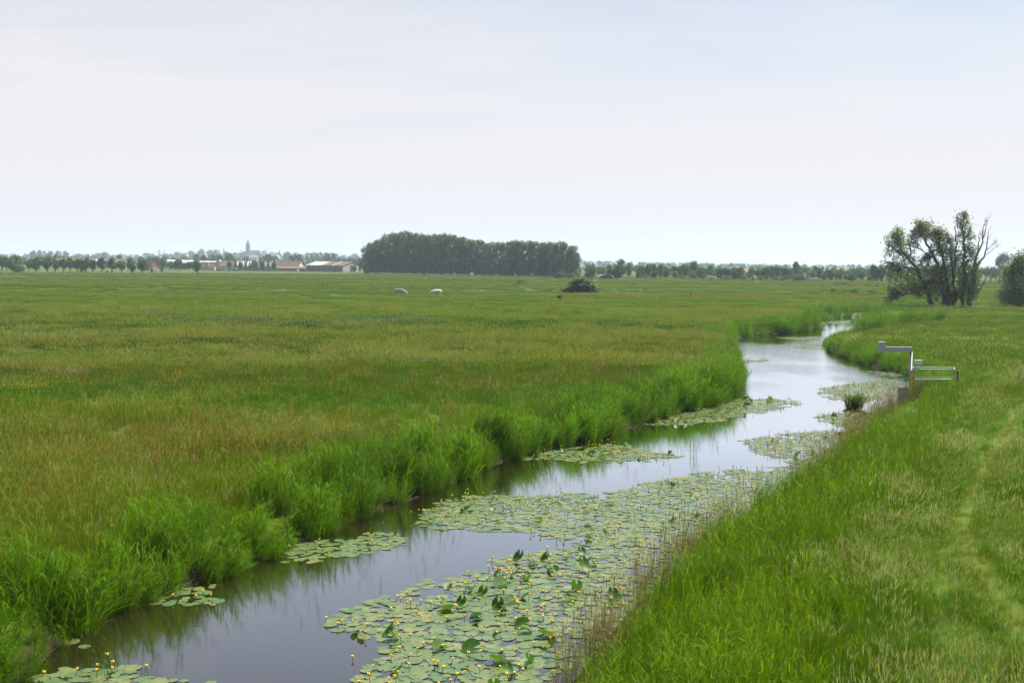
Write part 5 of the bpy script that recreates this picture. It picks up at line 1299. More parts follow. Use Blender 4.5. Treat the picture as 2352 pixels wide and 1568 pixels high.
# the bare tree
def bare_tree():
    rng = np.random.default_rng(17)
    r3 = empty('dead_tree', (wp(1500, 1345)[0], YW + 1.0, zW)); off = np.array([-r3.location[0], -YW - 1.0, -zW], np.float32)
    tr = Acc(); tw = Acc()
    L_ = [([(1500, 1345), (1525, 1180), (1548, 1000), (1562, 930), (1600, 800), (1640, 760), (1690, 690), (1718, 560), (1722, 470), (1735, 400)], .32, .03), ([(1562, 930), (1575, 800), (1598, 680), (1640, 590), (1662, 500), (1660, 400), (1680, 320), (1690, 265)], .22, .02),
          ([(1598, 680), (1612, 560), (1618, 480), (1632, 392)], .12, .04), ([(1662, 500), (1700, 380), (1722, 280), (1708, 262)], .08, .02), ([(1580, 1160), (1620, 1100), (1680, 1050), (1750, 1040), (1800, 960), (1850, 930), (1880, 870), (1915, 825)], .13, .02), ([(1570, 1160), (1640, 1100), (1690, 1020), (1720, 940), (1780, 865), (1830, 810), (1885, 750)], .13, .02),
          ([(1548, 1010), (1620, 960), (1700, 900), (1740, 880)], .10, .02), ([(1690, 690), (1760, 650), (1800, 610), (1845, 580)], .07, .015), ([(1700, 650), (1740, 600), (1800, 560), (1840, 505)], .06, .015), ([(1640, 760), (1600, 860), (1580, 960)], .08, .05)]
    for pts, a, b in L_:
        Q = limb(tr, pts, a, b, rng, wig=.07); n_ = len(Q)
        for _ in range(int(n_ * .6)):
            k = rng.integers(n_ // 2, n_); s_ = Q[k]; d = rng.normal(0, .35, 3) + (.35, 0, .55); ln_ = rng.uniform(.5, 1.7)
            m1 = s_ + d * ln_ * .5 + rng.normal(0, .05, 3); e_ = s_ + d * ln_ + (0, 0, .25 * ln_)
            tw.tube([s_, m1, e_], [.028, .018, .008], 4, cap=False)
            if rng.random() < .6: tw.tube([m1, m1 + rng.normal(0, .2, 3) + (.1, 0, .35)], [.014, .007], 4, cap=False)
    for A in (tr, tw): A.v = [v_ + off for v_ in A.v]
    tr.build('trunk', M['deadwood'], r3); tw.build('twigs', M['deadwood'], r3)
    tag(r3, 'bare dead tree with upswept branches at the right of the willow group', 'tree')
bare_tree()
# tree cut by the right edge of the picture
YE = 203.0
def edge_tree():
    rng = np.random.default_rng(23)
    b_ = at_depth(X6(2120), Y6(1310), YE); r3 = empty('willow_tree', (b_[0], YE, .75)); tr = Acc(); cr = Acc(); roots = []
    for k in range(9):
        a = rng.uniform(0, 6.28); s_ = rng.uniform(.2, .9)
        pts = [np.array([.4 * s_ * math.cos(a), .4 * s_ * math.sin(a), -.2]), np.array([1.2 * s_ * math.cos(a), 1.2 * s_ * math.sin(a), 2.2]), np.array([2.2 * s_ * math.cos(a), 2.2 * s_ * math.sin(a), 4.6]), np.array([2.6 * s_ * math.cos(a), 2.6 * s_ * math.sin(a), 6.8])]
        tr.tube(pts, [.2, .14, .09, .03], 6); roots += [pts[1], pts[2], pts[3], (pts[1] + pts[2]) / 2]
    roots = np.array(roots)
    for cz, rx, rz_, n in ((6.6, 1.7, 1.2, 90), (5.2, 2.8, 1.4, 160), (3.6, 3.5, 1.5, 190), (1.9, 3.6, 1.3, 190), (1.2, 3.0, .9, 90)):
        for _ in range(n):
            d = rng.normal(0, 1, 3); d /= np.linalg.norm(d); t = np.array([0, 0, cz]) + d * rng.random() ** .45 * np.array([rx, rx, rz_]); t[2] = max(t[2], .4)
            k = np.argmin(((roots - t) ** 2).sum(1) + rng.uniform(0, 2, len(roots)))
            if rng.random() < .4: tr.tube([roots[k], (roots[k] + t) / 2 + (0, 0, .2), t], [.035, .022, .01], 4, cap=False)
            P = t + rng.normal(0, .30, (16, 3)) + np.array([0, 0, -.2]); V, f = leaf_quads(rng, P, .40, .36, droop=.3); cr.add(V, f, 0)
    tr.build('trunk', M['bark'], r3); cr.build('crown', M['willow'], r3)
    r3.scale = (1.08, 1.08, 1.25)
    tag(r3, 'dense broad willow cut by the right edge of the picture', 'tree')
edge_tree()
# ---------------------------------------------------------------- farm, sheds, town
M['roof_br'] = solid('brown_red_tiles', (.155, .08, .065), .8, col2=(.11, .065, .055), scale=.8)
M['roof_or'] = solid('orange_tiles', (.22, .115, .085), .8, col2=(.17, .10, .08), scale=.6)
M['roof_gr'] = solid('grey_slates', (.16, .15, .15), .7, col2=(.11, .10, .11), scale=.6)
M['sheet'] = solid('white_roof_sheet', (.60, .61, .63), .5, col2=(.5, .51, .53), scale=.5)
M['wht'] = solid('white_render', (.50, .49, .46), .8, col2=(.42, .41, .39), scale=.4)
M['conc'] = solid('grey_concrete_wall', (.27, .26, .25), .85, col2=(.20, .19, .185), scale=.5)
M['brick'] = solid('red_brick_wall', (.26, .13, .09), .85, col2=(.19, .10, .075), scale=.9)
M['cream'] = solid('cream_panel', (.38, .35, .30), .8, col2=(.32, .29, .25), scale=.4)
M['glass_d'] = solid('dark_window_glass', (.02, .025, .03), .15, spec=.7)
M['dark'] = solid('dark_opening', (.02, .02, .02), .8)
M['white_p'] = solid('white_paint', (.75, .76, .78), .35, spec=.5)
M['stone'] = solid('church_stone', (.16, .14, .12), .9, col2=(.12, .105, .09), scale=.3)
M['slate'] = solid('spire_slate', (.08, .085, .095), .6, col2=(.06, .065, .07), scale=.3)
M['rubber'] = solid('tyre_rubber', (.02, .02, .02), .85)

def house(name, label, cat, fx, fbase, dist, L_, W_, eh, rh, rz, wall, roof, wins=0, doors=(), chim=(), panels=(), group=None, gable=None, gdoor=None, z=None):
    p = at_depth(fx, fbase, dist); zg_ = float(height(np.array([p[0]]), np.array([dist]))[0]) if z is None else z
    r3 = empty(name, (p[0], dist, zg_), rz)
    a = Acc(); l, w = L_ / 2, W_ / 2
    V = [(-l, -w, -.5), (l, -w, -.5), (l, w, -.5), (-l, w, -.5), (-l, -w, eh), (l, -w, eh), (l, w, eh), (-l, w, eh), (-l, 0, rh), (l, 0, rh)]
    a.add(V, [(0, 1, 5, 4), (2, 3, 7, 6)], 0); a.add(V, [(1, 2, 6, 9, 5), (3, 0, 4, 8, 7)], 1 if gable else 0)
    a.build('wall', [M[wall]] + ([M[gable]] if gable else [M[wall]]), r3)
    ov = .35; sl = (rh - eh) / w; rf = Acc(); t = .18
    for s_ in (-1, 1):
        e0 = (w + ov) * s_; ez = eh - ov * sl + .05
        v = [(-l - ov, e0, ez), (l + ov, e0, ez), (l + ov, 0, rh + .05), (-l - ov, 0, rh + .05)]
        v += [(x, y, z_ + t) for x, y, z_ in v]
        rf.add(v, [(0, 1, 2, 3), (4, 5, 6, 7), (0, 1, 5, 4), (1, 2, 6, 5), (2, 3, 7, 6), (3, 0, 4, 7)], 0)
    ro_ = rf.build('roof', M[roof], r3)
    for k, (u0_, u1_) in enumerate(panels):
        v = [(-l + L_ * u0_, -(w + ov) - .02, eh - ov * sl + .27), (-l + L_ * u1_, -(w + ov) - .02, eh - ov * sl + .27), (-l + L_ * u1_, -.05, rh + .27), (-l + L_ * u0_, -.05, rh + .27)]
        v += [(x, y, z_ - .03) for x, y, z_ in v]
        Acc().add(v, [(0, 1, 2, 3), (4, 5, 6, 7), (0, 1, 5, 4), (1, 2, 6, 5), (2, 3, 7, 6), (3, 0, 4, 7)], 0).build('roof_panel', M['sheet'], ro_)
    for u_, v_ in chim:
        Acc().box((-l + L_ * u_, v_ * w, rh + .5), (.9, .9, 1.8)).build('chimney', M['brick'] if wall == 'brick' else M['wht'], ro_)
    for k in range(wins):
        x_ = -l + L_ * (k + .5) / wins
        f_w = Acc(); f_w.box((x_, -w - .02, eh * .52), (1.1, .08, 1.2)).build('window', M['white_p'], r3)
        Acc().box((x_, -w - .05, eh * .52), (.85, .08, .95)).build('pane', M['glass_d'], r3.children[-1])
    for u_, dw, dh, mt in doors:
        Acc().box((-l + L_ * u_, -w - .03, dh / 2), (dw, .08, dh)).build('door', M[mt], r3)
    if gdoor:
        Acc().box((l + .03, gdoor[0] * w, gdoor[2] / 2), (.10, gdoor[1], gdoor[2])).build('doorway', M['dark'], r3)
        for s_ in (-1, 1): Acc().box((l + .06, gdoor[0] * w + s_ * (gdoor[1] / 2 + .12), gdoor[2] / 2), (.14, .24, gdoor[2] + .2)).build('door_frame', M['roof_br'], r3)
    tag(r3, label, cat, group)
    return r3
# the big barn: long grey wall towards us, its pale gable turned to the right
DB = 768.0
house('barn', 'long barn with brown roof, white roof sheets at one end and pale open gable', 'barn', X2(1820), Y1(530), DB, 31, 19, 4.0, 6.4, R(-31), 'conc', 'roof_br', gable='cream', gdoor=(.05, 4.6, 4.2), panels=[(.01, .045), (.07, .11), (.135, .175), (.20, .24), (.265, .305), (.33, .37), (.395, .43), (.72, .745)], doors=[(.93, 2.2, 1.8, 'dark')])
house('farmhouse', 'brown roofed farmhouse with white gable end and tall white chimney', 'house', X2(1300), Y1(515), 792, 19.5, 9, 3.4, 6.4, R(-16), 'wht', 'roof_br', wins=5, chim=[(.04, 0)], gable='wht')
house('farmhouse', 'lower grey brown roofed house wing with white left gable', 'house', X2(1105), Y1(515), 797, 8.5, 8, 3.2, 6.3, R(14), 'wht', 'roof_gr', wins=2)
house('outbuilding', 'low long white wing with thin red roof before the farmhouse', 'shed', X2(1348), Y1(524), 782, 21.5, 5, 2.1, 3.0, R(-2), 'wht', 'roof_or', wins=0, doors=[(.85, 1.2, 1.6, 'dark'), (.92, .6, .6, 'dark'), (.80, .6, .6, 'dark')])
house('outbuilding', 'grey concrete shed with flat red edge standing before the low white wing', 'shed', X2(1340), Y1(527), 776, 8.2, 5, 2.0, 2.3, 0, 'conc', 'roof_or')
house('shed', 'long red roofed shed with slanting white roof strips and white end wall', 'shed', X2(705), Y1(512), 800, 21, 10, 3.0, 6.2, R(4), 'wht', 'roof_br', wins=4, panels=[(.55, .585), (.63, .665), (.71, .745), (.79, .825), (.87, .905), (.95, .985)])
house('shed', 'tall white shed behind the small red roofed cottage', 'shed', X2(405), Y1(508), 812, 14, 9, 5.4, 5.9, R(3), 'wht', 'sheet', wins=0)
house('cottage', 'small red roofed cottage in front of the tall white shed', 'house', X2(388), Y1(508), 790, 8.4, 5, 1.6, 3.9, R(2), 'wht', 'roof_br', wins=3, chim=[(.45, -.2)])
house('shed', 'white gabled stair wall building between cottage and red roofed shed', 'shed', X2(512), Y1(508), 806, 4, 6, 5.0, 6.8, R(90), 'wht', 'sheet')
wl_ = Acc(); pa = at_depth(X2(760), Y1(520), 778); pb2 = at_depth(X2(1275), Y1(524), 778)
wl_.box(((pa[0] + pb2[0]) / 2, 778, 1.6), (pb2[0] - pa[0], .3, 2.2)); wl_.box(((pa[0] + pb2[0]) / 2, 778, 2.74), (pb2[0] - pa[0] + .1, .4, .1))
tag(wl_.build('yard_wall', M['conc']), 'long low grey yard wall behind the street trees', 'wall')
house('shed', 'white roofed industrial shed, the left one of the pair behind the pollards', 'shed', X1(1990), Y1(450), 905, 15, 12, 4.6, 6.6, R(8), 'wht', 'sheet')
house('shed', 'white roofed industrial shed with brown gable, right one of the pair', 'shed', X1(2120), Y1(455), 895, 15, 12, 4.4, 6.4, R(-14), 'brick', 'sheet', gable='brick')
house('brick_house', 'brown brick house with steep roof beside the yellowish tree', 'house', X1(1742), Y1(492), 735, 8.5, 7.5, 3.6, 7.6, R(-38), 'brick', 'roof_br', wins=2, gable='brick')
for k, (cx_, wpx, ty, mt, lb) in enumerate([(785, 16, 378, 'roof_or', 'red roofed house with three chimneys behind the pollard row'), (985, 10, 376, 'roof_br', 'brown roofed house with a chimney behind the ninth pollard'), (1340, 16, 388, 'roof_gr', 'dark flat roofed building behind the twelfth pollard'), (1140, 9, 390, 'sheet', 'white roofed shed glimpsed between pollards'), (95, 7, 370, 'roof_or', 'small red roofed house near the left edge'), (690, 7, 392, 'roof_or', 'low orange roof glimpsed right of the fifth pollard')]):
    tp = at_depth(X1(cx_), Y1(ty), 930)
    house('house', lb, 'house', X1(cx_), Y1(480), 930, wpx, 8, tp[2] - 3.6, tp[2] - .9, R(random.uniform(-12, 12)), 'brick' if k != 3 else 'wht', mt, wins=3, chim={0: [(.12, 0), (.5, 0), (.85, 0)], 1: [(.3, 0)]}.get(k, []))
for k, (cx_, wpx, ty, d_, mt, rzz, lb) in enumerate([(1830, 11.5, 340, 690, 'roof_or', 12, 'bright orange roofed house left of the dark tree clump')]):
    tp = at_depth(X4(cx_), Y4(ty), d_ + 60)
    house('house', lb, 'house', X4(cx_), Y4(440), d_ + 60, wpx, 8, max(2.5, tp[2] - 3.8), tp[2] - .9, R(rzz), 'wht', mt, wins=3)
for k, (cx_, wpx, ty, d_, mt, rzz, lb) in enumerate([(325, 9, 358, 760, 'roof_or', 0, 'small orange roof between the round belt trees'), (1070, 8, 338, 820, 'roof_br', 60, 'brick house with a pointed gable in the right belt'), (1130, 8, 362, 800, 'roof_gr', 5, 'grey roofed house beside the pointed brick gable'), (1225, 9, 346, 830, 'roof_or', -10, 'pale orange roofed house left of the dark roof'),
      (1330, 14, 328, 860, 'roof_gr', 5, 'large dark roofed house beside the narrow column tree'), (1525, 11, 358, 840, 'roof_or', -20, 'short orange roofed barn left of the long orange roof'), (1710, 27, 370, 830, 'roof_or', 2, 'long low orange roofed barn left of the willows'), (1915, 13, 354, 850, 'roof_br', 8, 'dark red roofed house beside the dark trees left of the willows'), (1665, 8, 350, 1000, 'roof_br', 5, 'small distant roof above the long orange barn'), (1860, 10, 380, 820, 'roof_gr', 3, 'dull purple roof right of the long orange barn')]):
    tp = at_depth(X5(cx_), Y4(ty), d_)
    house('house', lb, 'house', X5(cx_), Y4(440), d_, wpx * d_ / 830 * .93, 8, max(2.2, tp[2] - 3.9), max(4.6, tp[2] - .8), R(rzz), 'brick' if k in (1, 4) else 'wht', mt, wins=3)
for k, (cx_, wpx, ty, d_, mt) in enumerate([(390, 10, 288, 1500, 'roof_or'), (515, 12, 292, 1500, 'roof_gr'), (1330, 12, 305, 1500, 'roof_gr')]):
    tp = at_depth(X4(cx_), Y4(ty), d_)
    house('house', 'distant %s roof glimpsed over the right belt' % ['orange', 'grey', 'slate blue'][k], 'house', X4(cx_), Y4(430), d_, wpx * 1.5, 9, max(4, tp[2] - 4), tp[2] - .8, R(random.uniform(-20, 20)), 'wht', mt, wins=3)
# houses of the town at the church
for k, (cx_, ty, w_, mt) in enumerate([(1130, 322, 60, 'roof_or'), (1165, 345, 60, 'wht'), (905, 345, 90, 'roof_or'), (1110, 310, 44, 'roof_gr'), (1050, 330, 60, 'roof_gr'), (880, 350, 60, 'roof_gr'), (100, 322, 90, 'roof_gr'), (1270, 335, 60, 'roof_br'), (650, 345, 70, 'roof_or')]):
    d_ = 2650 + 20 * k; tp = at_depth(X2(cx_), Y1(ty), d_); zg_ = float(height(np.array([tp[0]]), np.array([d_]))[0])
    house('town_house', 'hazy town house roof near the church, %s of nine' % nm[k], 'house', X2(cx_), Y1(400), d_, w_ * .3486 / 4 / F * d_, 14, (tp[2] - zg_) * .62, tp[2] - zg_, R(random.uniform(-15, 15)), 'wht', 'sheet' if mt == 'wht' else mt, group='hazy town houses')
# church
dC = 3000.0; tp = at_depth(X2(836), Y1(155), dC); zg_ = float(height(np.array([tp[0]]), np.array([dC]))[0])
ch = empty('church', (tp[0], dC, zg_), R(2)); tag(ch, 'church with a tall pointed spire rising over the hazy town', 'church')
tz = at_depth(X2(836), Y1(226), dC)[2] - zg_; az_ = tp[2] - zg_; hw = 4.1
tw_ = Acc(); tw_.box((0, 0, tz / 2 - 2), (hw * 2, hw * 2, tz + 4)); tw_.box((0, 0, tz + .3), (hw * 2.12, hw * 2.12, 1.2))
for sx_ in (-1, 1):
    for sy_ in (-1, 1): tw_.box((sx_ * hw, sy_ * hw, tz * .45), (1.5, 1.5, tz * .9)); tw_.add([(sx_ * hw * .95 - .8, sy_ * hw * .95 - .8, tz + .9), (sx_ * hw * .95 + .8, sy_ * hw * .95 - .8, tz + .9), (sx_ * hw * .95 + .8, sy_ * hw * .95 + .8, tz + .9), (sx_ * hw * .95 - .8, sy_ * hw * .95 + .8, tz + .9), (sx_ * hw * .95, sy_ * hw * .95, tz + 5.5)], [(0, 1, 4), (1, 2, 4), (2, 3, 4), (3, 0, 4)])
two = tw_.build('tower', M['stone'], ch)
bf_ = Acc()
for a_ in range(4):
    c_, s_ = math.cos(a_ * math.pi / 2), math.sin(a_ * math.pi / 2)
    for dx in (-1.7, 1.7): bf_.box((c_ * (hw + .05) - s_ * dx, s_ * (hw + .05) + c_ * dx, tz * .82), (.3 if a_ % 2 == 0 else 1.5, 1.5 if a_ % 2 == 0 else .3, 5.5))
bf_.build('belfry_openings', M['dark'], two)
an = np.arange(8) / 8 * 2 * np.pi + math.pi / 8; V = [(hw * .98 * math.cos(a_), hw * .98 * math.sin(a_), tz + .9) for a_ in an] + [(0, 0, az_)]
spo = Acc().add(V, [(i_, (i_ + 1) % 8, 8) for i_ in range(8)]).build('spire', M['slate'], ch)
Acc().tube([(0, 0, az_ - 1.5), (0, 0, az_ + 3)], .18, 5).box((0, 0, az_ + 1.8), (1.6, .25, .25)).build('cross', M['dark'], spo)
nz_ = at_depth(X2(880), Y1(290), dC)[2] - zg_; nv = Acc()
l, w = 13, 9; cx0 = hw + l
V = [(cx0 - l, -w, -3), (cx0 + l, -w, -3), (cx0 + l, w, -3), (cx0 - l, w, -3), (cx0 - l, -w, nz_ * .5), (cx0 + l, -w, nz_ * .5), (cx0 + l, w, nz_ * .5), (cx0 - l, w, nz_ * .5), (cx0 - l, 0, nz_ * .97), (cx0 + l, 0, nz_ * .97)]
nv.add(V, [(0, 1, 5, 4), (2, 3, 7, 6)]); nv.add(V, [(1, 2, 6, 9, 5), (3, 0, 4, 8, 7)]); nv.build('nave', M['stone'], ch)
rv = [(cx0 - l - .3, -w - .6, nz_ * .48), (cx0 + l + .3, -w - .6, nz_ * .48), (cx0 + l + .3, 0, nz_), (cx0 - l - .3, 0, nz_), (cx0 - l - .3, w + .6, nz_ * .48), (cx0 + l + .3, w + .6, nz_ * .48)]
Acc().add(rv, [(0, 1, 2, 3), (3, 2, 5, 4)]).build('nave_roof', M['slate'], ch)
Acc().add([(-hw - 9, -7, -3), (-hw, -7, -3), (-hw, 7, -3), (-hw - 9, 7, -3), (-hw - 9, -7, nz_ * .5), (-hw, -7, nz_ * .5), (-hw, 7, nz_ * .5), (-hw - 9, 7, nz_ * .5), (-hw - 9, 0, nz_ * .9), (-hw, 0, nz_ * .9)], [(0, 1, 5, 4), (2, 3, 7, 6), (3, 0, 4, 7), (4, 5, 9, 8), (6, 7, 8, 9)]).build('aisle', M['stone'], ch)
# lamp posts and masts
for k, (cx_, ty) in enumerate([(932, 400), (995, 396), (1062, 392), (1122, 394), (1247, 398), (1287, 398), (1380, 395), (1390, 398), (1497, 400), (1607, 402), (1690, 402), (1718, 406), (1795, 402), (1905, 405), (2015, 404)]):
    d_ = 835.0; tp = at_depth(X2(cx_), Y1(ty), d_); zg_ = float(height(np.array([tp[0]]), np.array([d_]))[0])
    r3 = empty('street_lamp', (tp[0], d_, zg_)); hh = tp[2] - zg_
    Acc().tube([(0, 0, -.3), (0, 0, hh * .5), (0, 0, hh)], [.16, .13, .10], 6).build('pole', M['pale'], r3)
    Acc().box((.3, 0, hh + .05), (1.0, .35, .18)).build('lamp_head', M['pale'], r3)
    tag(r3, nm[k] + ' thin pale lamp post from the left behind the farm and barn', 'lamp post', 'lamp posts behind the farm')
for fx, ty, ly, d_, lb in ((X4(890), Y4(228), Y4(300), 1500, 'thin tall mast above the right belt, nearer the poplar wood'), (X5(860), Y4(258), Y4(330), 1500, 'thin tall mast on the skyline left of the tall round belt tree')):
    tp = at_depth(fx, ty, d_); r3 = Acc().tube([(0, 0, -1), (0, 0, tp[2])], [.40, .22], 6); r3.box((1.2, 0, tp[2] - 1.5), (2.4, .2, .2))
    tag(r3.build('mast', M['conc'], None, (tp[0], d_, 0)), lb, 'mast')
# tower crane jib far off beside the town
tp = at_depth(X2(1065), Y1(280), 2600.); cr_ = Acc().tube([(0, 0, -20), (0, 0, 1)], .5, 5); cr_.tube([(-6, 0, 0), (9, 0, 1.2)], .45, 5); tag(cr_.build('tower_crane', M['conc'], None, (tp[0], 2600., tp[2])), 'tiny distant crane jib over the hazy town', 'crane')

# vehicles, seen as small pale shapes by the farm
def wheel(par, x, y, r=.34):
    w_ = Acc().tube([(x, y - .12, r), (x, y + .12, r)], r, 12).build('wheel', M['rubber'], par)
    Acc().tube([(x, y - .14, r), (x, y + .14, r)], r * .5, 10).build('rim', M['pale'], w_)
def car(label, cat, fx, dist, rz, van=False, col='white_p', name='parked_car'):
    p = at_depth(fx, 1080, dist); zg_ = float(height(np.array([p[0]]), np.array([dist]))[0])
    r3 = empty(name, (p[0], dist, zg_), rz); L_ = 4.9 if van else 4.2; a = Acc()
    pr = [(-L_ / 2, .3), (L_ / 2, .3), (L_ / 2 + .05, .75), (L_ / 2 - .1, 1.0), (L_ / 2 - .9, 1.12), (L_ / 2 - 1.5, 1.95), (-L_ / 2 + .1, 2.05), (-L_ / 2, .9)] if van else [(-L_ / 2, .3), (L_ / 2, .3), (L_ / 2 + .05, .7), (L_ / 2 - .2, .85), (L_ / 2 - 1.1, .95), (L_ / 2 - 1.7, 1.42), (-L_ / 2 + .9, 1.46), (-L_ / 2 + .1, .98)]
    n_ = len(pr); V = [(x, -.85, z_) for x, z_ in pr] + [(x, .85, z_) for x, z_ in pr]
    a.add(V, [(i_, (i_ + 1) % n_, (i_ + 1) % n_ + n_, i_ + n_) for i_ in range(n_)]); a.add(V, [tuple(range(n_)), tuple(range(2 * n_ - 1, n_ - 1, -1))])
    a.build('body', M[col], r3)
    for s_ in (-1, 1): Acc().box((.1 if not van else .9, s_ * .855, 1.2 if not van else 1.5), (1.7 if not van else 1.1, .02, .34)).build('window', M['glass_d'], r3)
    for x in (-L_ / 2 + .8, L_ / 2 - .8):
        for y in (-.75, .75): wheel(r3, x, y)
    tag(r3, label, cat)
car('white van parked between street trees before the red roofed shed', 'van', X2(660), 770, R(5), True, name='parked_van')
car('white car parked in the gap right of the white van', 'car', X2(690), 768, R(-10))
car('white vehicle parked right of the barn beneath the poplars', 'van', X2(2210), 742, R(20), True, name='parked_van')
car('white van parked before the brick house on the left', 'van', X1(1765), 715, R(10), True, name='parked_van')
# low white rail fence at the barn
fr_ = empty('rail_fence', (at_depth(X2(2040), 1086, 735)[0], 735, .8)); tag(fr_, 'low pale rail fence before the barn gable', 'fence')
for k in range(9): Acc().box((-8 + 2 * k, 0, .5), (.16, .16, 1.2)).build('fence_post', M['pale'], fr_)
for zz in (.55, .95): Acc().box((0, -.12, zz), (16.6, .06, .14)).build('rail', M['pale'], fr_)
# feeding trough and small things in the far right meadow
x_, y_, z2 = ground_px(X5(1148), Y4(488)); tr_ = empty('feed_trough', (x_, y_, z2))
Acc().box((0, 0, 1.2), (9, 2.4, .16)).build('lid', M['sheet'], tr_); bx_ = Acc()
for s_ in (-1, 1): bx_.box((s_ * 3.8, 0, .55), (.25, 1.8, 1.15)); bx_.box((0, s_ * .9, .5), (7.2, .12, .8))
bx_.build('frame', M['conc'], tr_); tag(tr_, 'pale flat roofed feed trough far out in the right meadow', 'trough')
x_, y_, z2 = ground_px(X4(410), Y4(460)); sh_ = empty('field_shelter', (x_, y_, z2)); aa_ = np.linspace(0, np.pi, 9)
V = [(3.6 * math.cos(t), s_ * 1.6, 2.1 * math.sin(t)) for s_ in (-1, 1) for t in aa_]
Acc().add(V, [(i_, i_ + 1, i_ + 10, i_ + 9) for i_ in range(8)], 0, True).build('cover', M['sheet'], sh_); Acc().add(np.array(V)[:9] * [.96, .9, .96], [tuple(range(9))]).build('opening', M['dark'], sh_)
tag(sh_, 'small arched field shelter at the meadow edge right of the poplar wood', 'shelter')
# hogweed out in the left meadow
x_, y_, z2 = ground_px(X2(1692), Y1(732)); hw_ = empty('hogweed_plant', (x_, y_, z2)); rg_ = np.random.default_rng(2); st_ = Acc(); um = Acc()
for k in range(9):
    a_ = rg_.uniform(0, 6.28); r_x = rg_.uniform(.1, .75); tpz = rg_.uniform(1.3, 2.1); tpp = np.array([r_x * math.cos(a_), r_x * math.sin(a_), tpz])
    st_.tube([(0, 0, 0), tpp * [.5, .5, .6], tpp], [.03, .02, .015], 5)
    for j_ in range(14):
        b_ = rg_.uniform(0, 6.28); rr3 = .28 * math.sqrt(rg_.random()); um.box(tpp + [rr3 * math.cos(b_), rr3 * math.sin(b_), .08 - rr3 * .2], (.10, .10, .05), rz=b_)
st_.build('stems', M['weed'], hw_); um.build('umbels', M['whitefl'], hw_); tag(hw_, 'tall white flowering hogweed standing alone in the left meadow', 'plant')

# ---------------------------------------------------------------- the two cattle
M['cow_w'] = solid('white_cattle_coat', (.50, .48, .44), .8, col2=(.42, .40, .36), scale=3)
M['cow_b'] = solid('pied_cattle_coat', (.50, .48, .45), .8, col2=(.08, .08, .09), scale=1.7)
def cow(label, fx, fbase, heading, mat, seed):
    x_, y_, z2 = ground_px(fx, fbase)
    nodes = [((-.05, 0, 1.02), .36), ((-.60, 0, 1.08), .36), ((-.98, 0, 1.10), .29), ((.45, 0, 1.05), .37), ((.80, 0, 1.06), .32), ((1.08, 0, .92), .20), ((1.36, 0, .66), .15), ((1.55, 0, .42), .135), ((1.72, 0, .20), .085),
             ((-.86, .24, .74), .19), ((-.80, .24, .48), .10), ((-.93, .24, .36), .075), ((-.90, .24, .06), .06), ((-.86, -.24, .74), .19), ((-.80, -.24, .48), .10), ((-.93, -.24, .36), .075), ((-.90, -.24, .06), .06),
             ((.72, .22, .68), .15), ((.74, .22, .40), .08), ((.73, .22, .06), .06), ((.72, -.22, .68), .15), ((.78, -.22, .40), .08), ((.74, -.22, .06), .06),
             ((-1.22, 0, 1.06), .06), ((-1.30, 0, .72), .03), ((-1.30, 0, .38), .045), ((1.42, .20, .66), .045), ((1.42, -.20, .66), .045)]
    ed = [(0, 1), (1, 2), (0, 3), (3, 4), (4, 5), (5, 6), (6, 7), (7, 8), (1, 9), (9, 10), (10, 11), (11, 12), (1, 13), (13, 14), (14, 15), (15, 16), (4, 17), (17, 18), (18, 19), (4, 20), (20, 21), (21, 22), (2, 23), (23, 24), (24, 25), (6, 26), (6, 27)]
    me = bpy.data.meshes.new('cow'); me.from_pydata([n_[0] for n_ in nodes], ed, []); me.materials.append(M[mat])
    o = link('cow', me, None, (x_, y_, z2), heading)
    sk = o.modifiers.new('skin', 'SKIN')
    for i_, n_ in enumerate(nodes): me.skin_vertices[0].data[i_].radius = (n_[1], n_[1])
    me.skin_vertices[0].data[0].use_root = True
    sk.use_smooth_shade = True
    ss = o.modifiers.new('sub', 'SUBSURF'); ss.levels = 2; ss.render_levels = 2
    tag(o, label, 'cow'); return o
_c1 = None
for args in (('white cow with grey patches grazing with its head to the right', X3(468), Y3(757), R(-12), 'cow_b', 1), ('plain white cow grazing beside rush tussocks, right one of two', X3(812), Y3(765), R(205), 'cow_w', 2)):
    cow(*args)
# ---------------------------------------------------------------- sky, sun, air
SUN_AZ = R(52)      # to the right of the view, beyond the scene
SUN_EL = R(52)
wd = bpy.data.worlds.new("World"); scene.world = wd; wd.use_nodes = True
nt = wd.node_tree; nt.nodes.clear(); L = nt.links
sky = N(nt, 'ShaderNodeTexSky'); sky.sky_type = 'NISHITA'; sky.sun_disc = False
sky.sun_elevation = SUN_EL; sky.sun_rotation = SUN_AZ; sky.air_density = 1.0; sky.dust_density = .4; sky.ozone_density = 1.0
tc = N(nt, 'ShaderNodeTexCoord')
sp = N(nt, 'ShaderNodeSeparateXYZ'); L.new(tc.outputs['Generated'], sp.inputs[0])
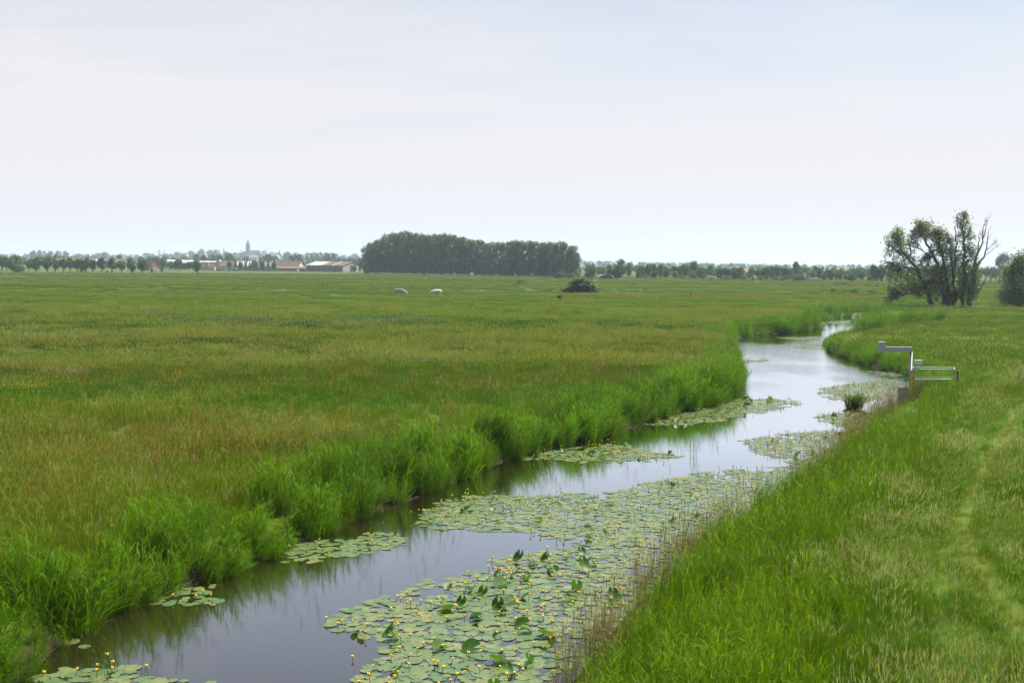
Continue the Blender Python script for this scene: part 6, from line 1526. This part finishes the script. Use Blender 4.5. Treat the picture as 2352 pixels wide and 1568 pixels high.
# direction flattened on to a high cloud sheet
den = math_n(nt, 'ADD', math_n(nt, 'MAXIMUM', sp.outputs['Z'], 0.0), .10)
cx = math_n(nt, 'DIVIDE', sp.outputs['X'], den); cy = math_n(nt, 'DIVIDE', sp.outputs['Y'], den)
cb = N(nt, 'ShaderNodeCombineXYZ'); L.new(cx, cb.inputs[0]); L.new(cy, cb.inputs[1])
def cloud(scale, stretch, loc, detail, lo, hi, dist=0.0):
    mp = N(nt, 'ShaderNodeMapping'); mp.inputs['Scale'].default_value = stretch; mp.inputs['Location'].default_value = loc; mp.inputs['Rotation'].default_value = (0, 0, .35)
    L.new(cb.outputs[0], mp.inputs[0])
    no = N(nt, 'ShaderNodeTexNoise'); no.inputs['Scale'].default_value = scale; no.inputs['Detail'].default_value = detail; no.inputs['Distortion'].default_value = dist
    L.new(mp.outputs[0], no.inputs[0])
    return map_range(nt, no.outputs['Fac'], lo, hi)
c1 = cloud(.38, (1, 1.3, 1), (2.2, .6, 0), 3, .32, .66, .4)
c2 = cloud(1.8, (.6, 2.2, 1), (0, 4, 0), 6, .30, .75, 1.0)
veil = math_n(nt, 'ADD', math_n(nt, 'MULTIPLY', c1, .50), math_n(nt, 'MULTIPLY', c2, .16))
low = map_range(nt, sp.outputs['Z'], .01, .24, .97, .26)
high = map_range(nt, sp.outputs['Z'], .22, .75, 1.0, .35)
fac = math_n(nt, 'MULTIPLY', math_n(nt, 'ADD', veil, low, True), high, True)
ccol = (7.15, 7.0, 7.3)
skyc = mixrgb(nt, 1.0, sky.outputs[0], (1.0, 1.0, 1.0), 'MULTIPLY')
mixed = mixrgb(nt, fac, skyc, ccol)
bg = N(nt, 'ShaderNodeBackground'); bg.inputs['Strength'].default_value = .050
L.new(mixed, bg.inputs[0]); L.new(bg.outputs[0], N(nt, 'ShaderNodeOutputWorld').inputs[0])

sd = bpy.data.lights.new('sun', 'SUN'); sd.energy = 5.0; sd.angle = R(.6); sd.color = (1.0, .94, .83)
so = bpy.data.objects.new('sun', sd); COL.objects.link(so)
to_sun = Vector((math.sin(SUN_AZ) * math.cos(SUN_EL), math.cos(SUN_AZ) * math.cos(SUN_EL), math.sin(SUN_EL)))
so.rotation_euler = to_sun.to_track_quat('Z', 'Y').to_euler()
so.location = (30, 30, 60)

if HAZE:
    hz, hn = new_mat('hazy_air')
    pv = N(hn, 'ShaderNodeVolumePrincipled'); pv.inputs['Color'].default_value = (.64, .79, .98, 1); pv.inputs['Density'].default_value = HAZE
    pv.inputs['Anisotropy'].default_value = .2
    hn.links.new(pv.outputs[0], N(hn, 'ShaderNodeOutputMaterial').inputs['Volume'])
    ho = Acc().box((0, 0, 36.0), (13600, 13600, 84.0)).build('haze', hz)
    tag(ho, 'faint blue haze in the air over the flat country', 'haze', kind='stuff')

scene.render.engine = 'CYCLES'
scene.render.resolution_x = 1024; scene.render.resolution_y = 682
cy_ = scene.cycles
cy_.use_denoising = DENOISE
cy_.max_bounces = 6; cy_.diffuse_bounces = 2; cy_.glossy_bounces = 3; cy_.transmission_bounces = 3; cy_.transparent_max_bounces = 6; cy_.volume_bounces = 1
cy_.caustics_reflective = False; cy_.caustics_refractive = False
cy_.sample_clamp_indirect = 6
vs_ = scene.view_settings
vs_.view_transform = 'Standard'; vs_.look = 'None'; vs_.exposure = 1.27; vs_.gamma = 1.0; vs_.use_curve_mapping = False
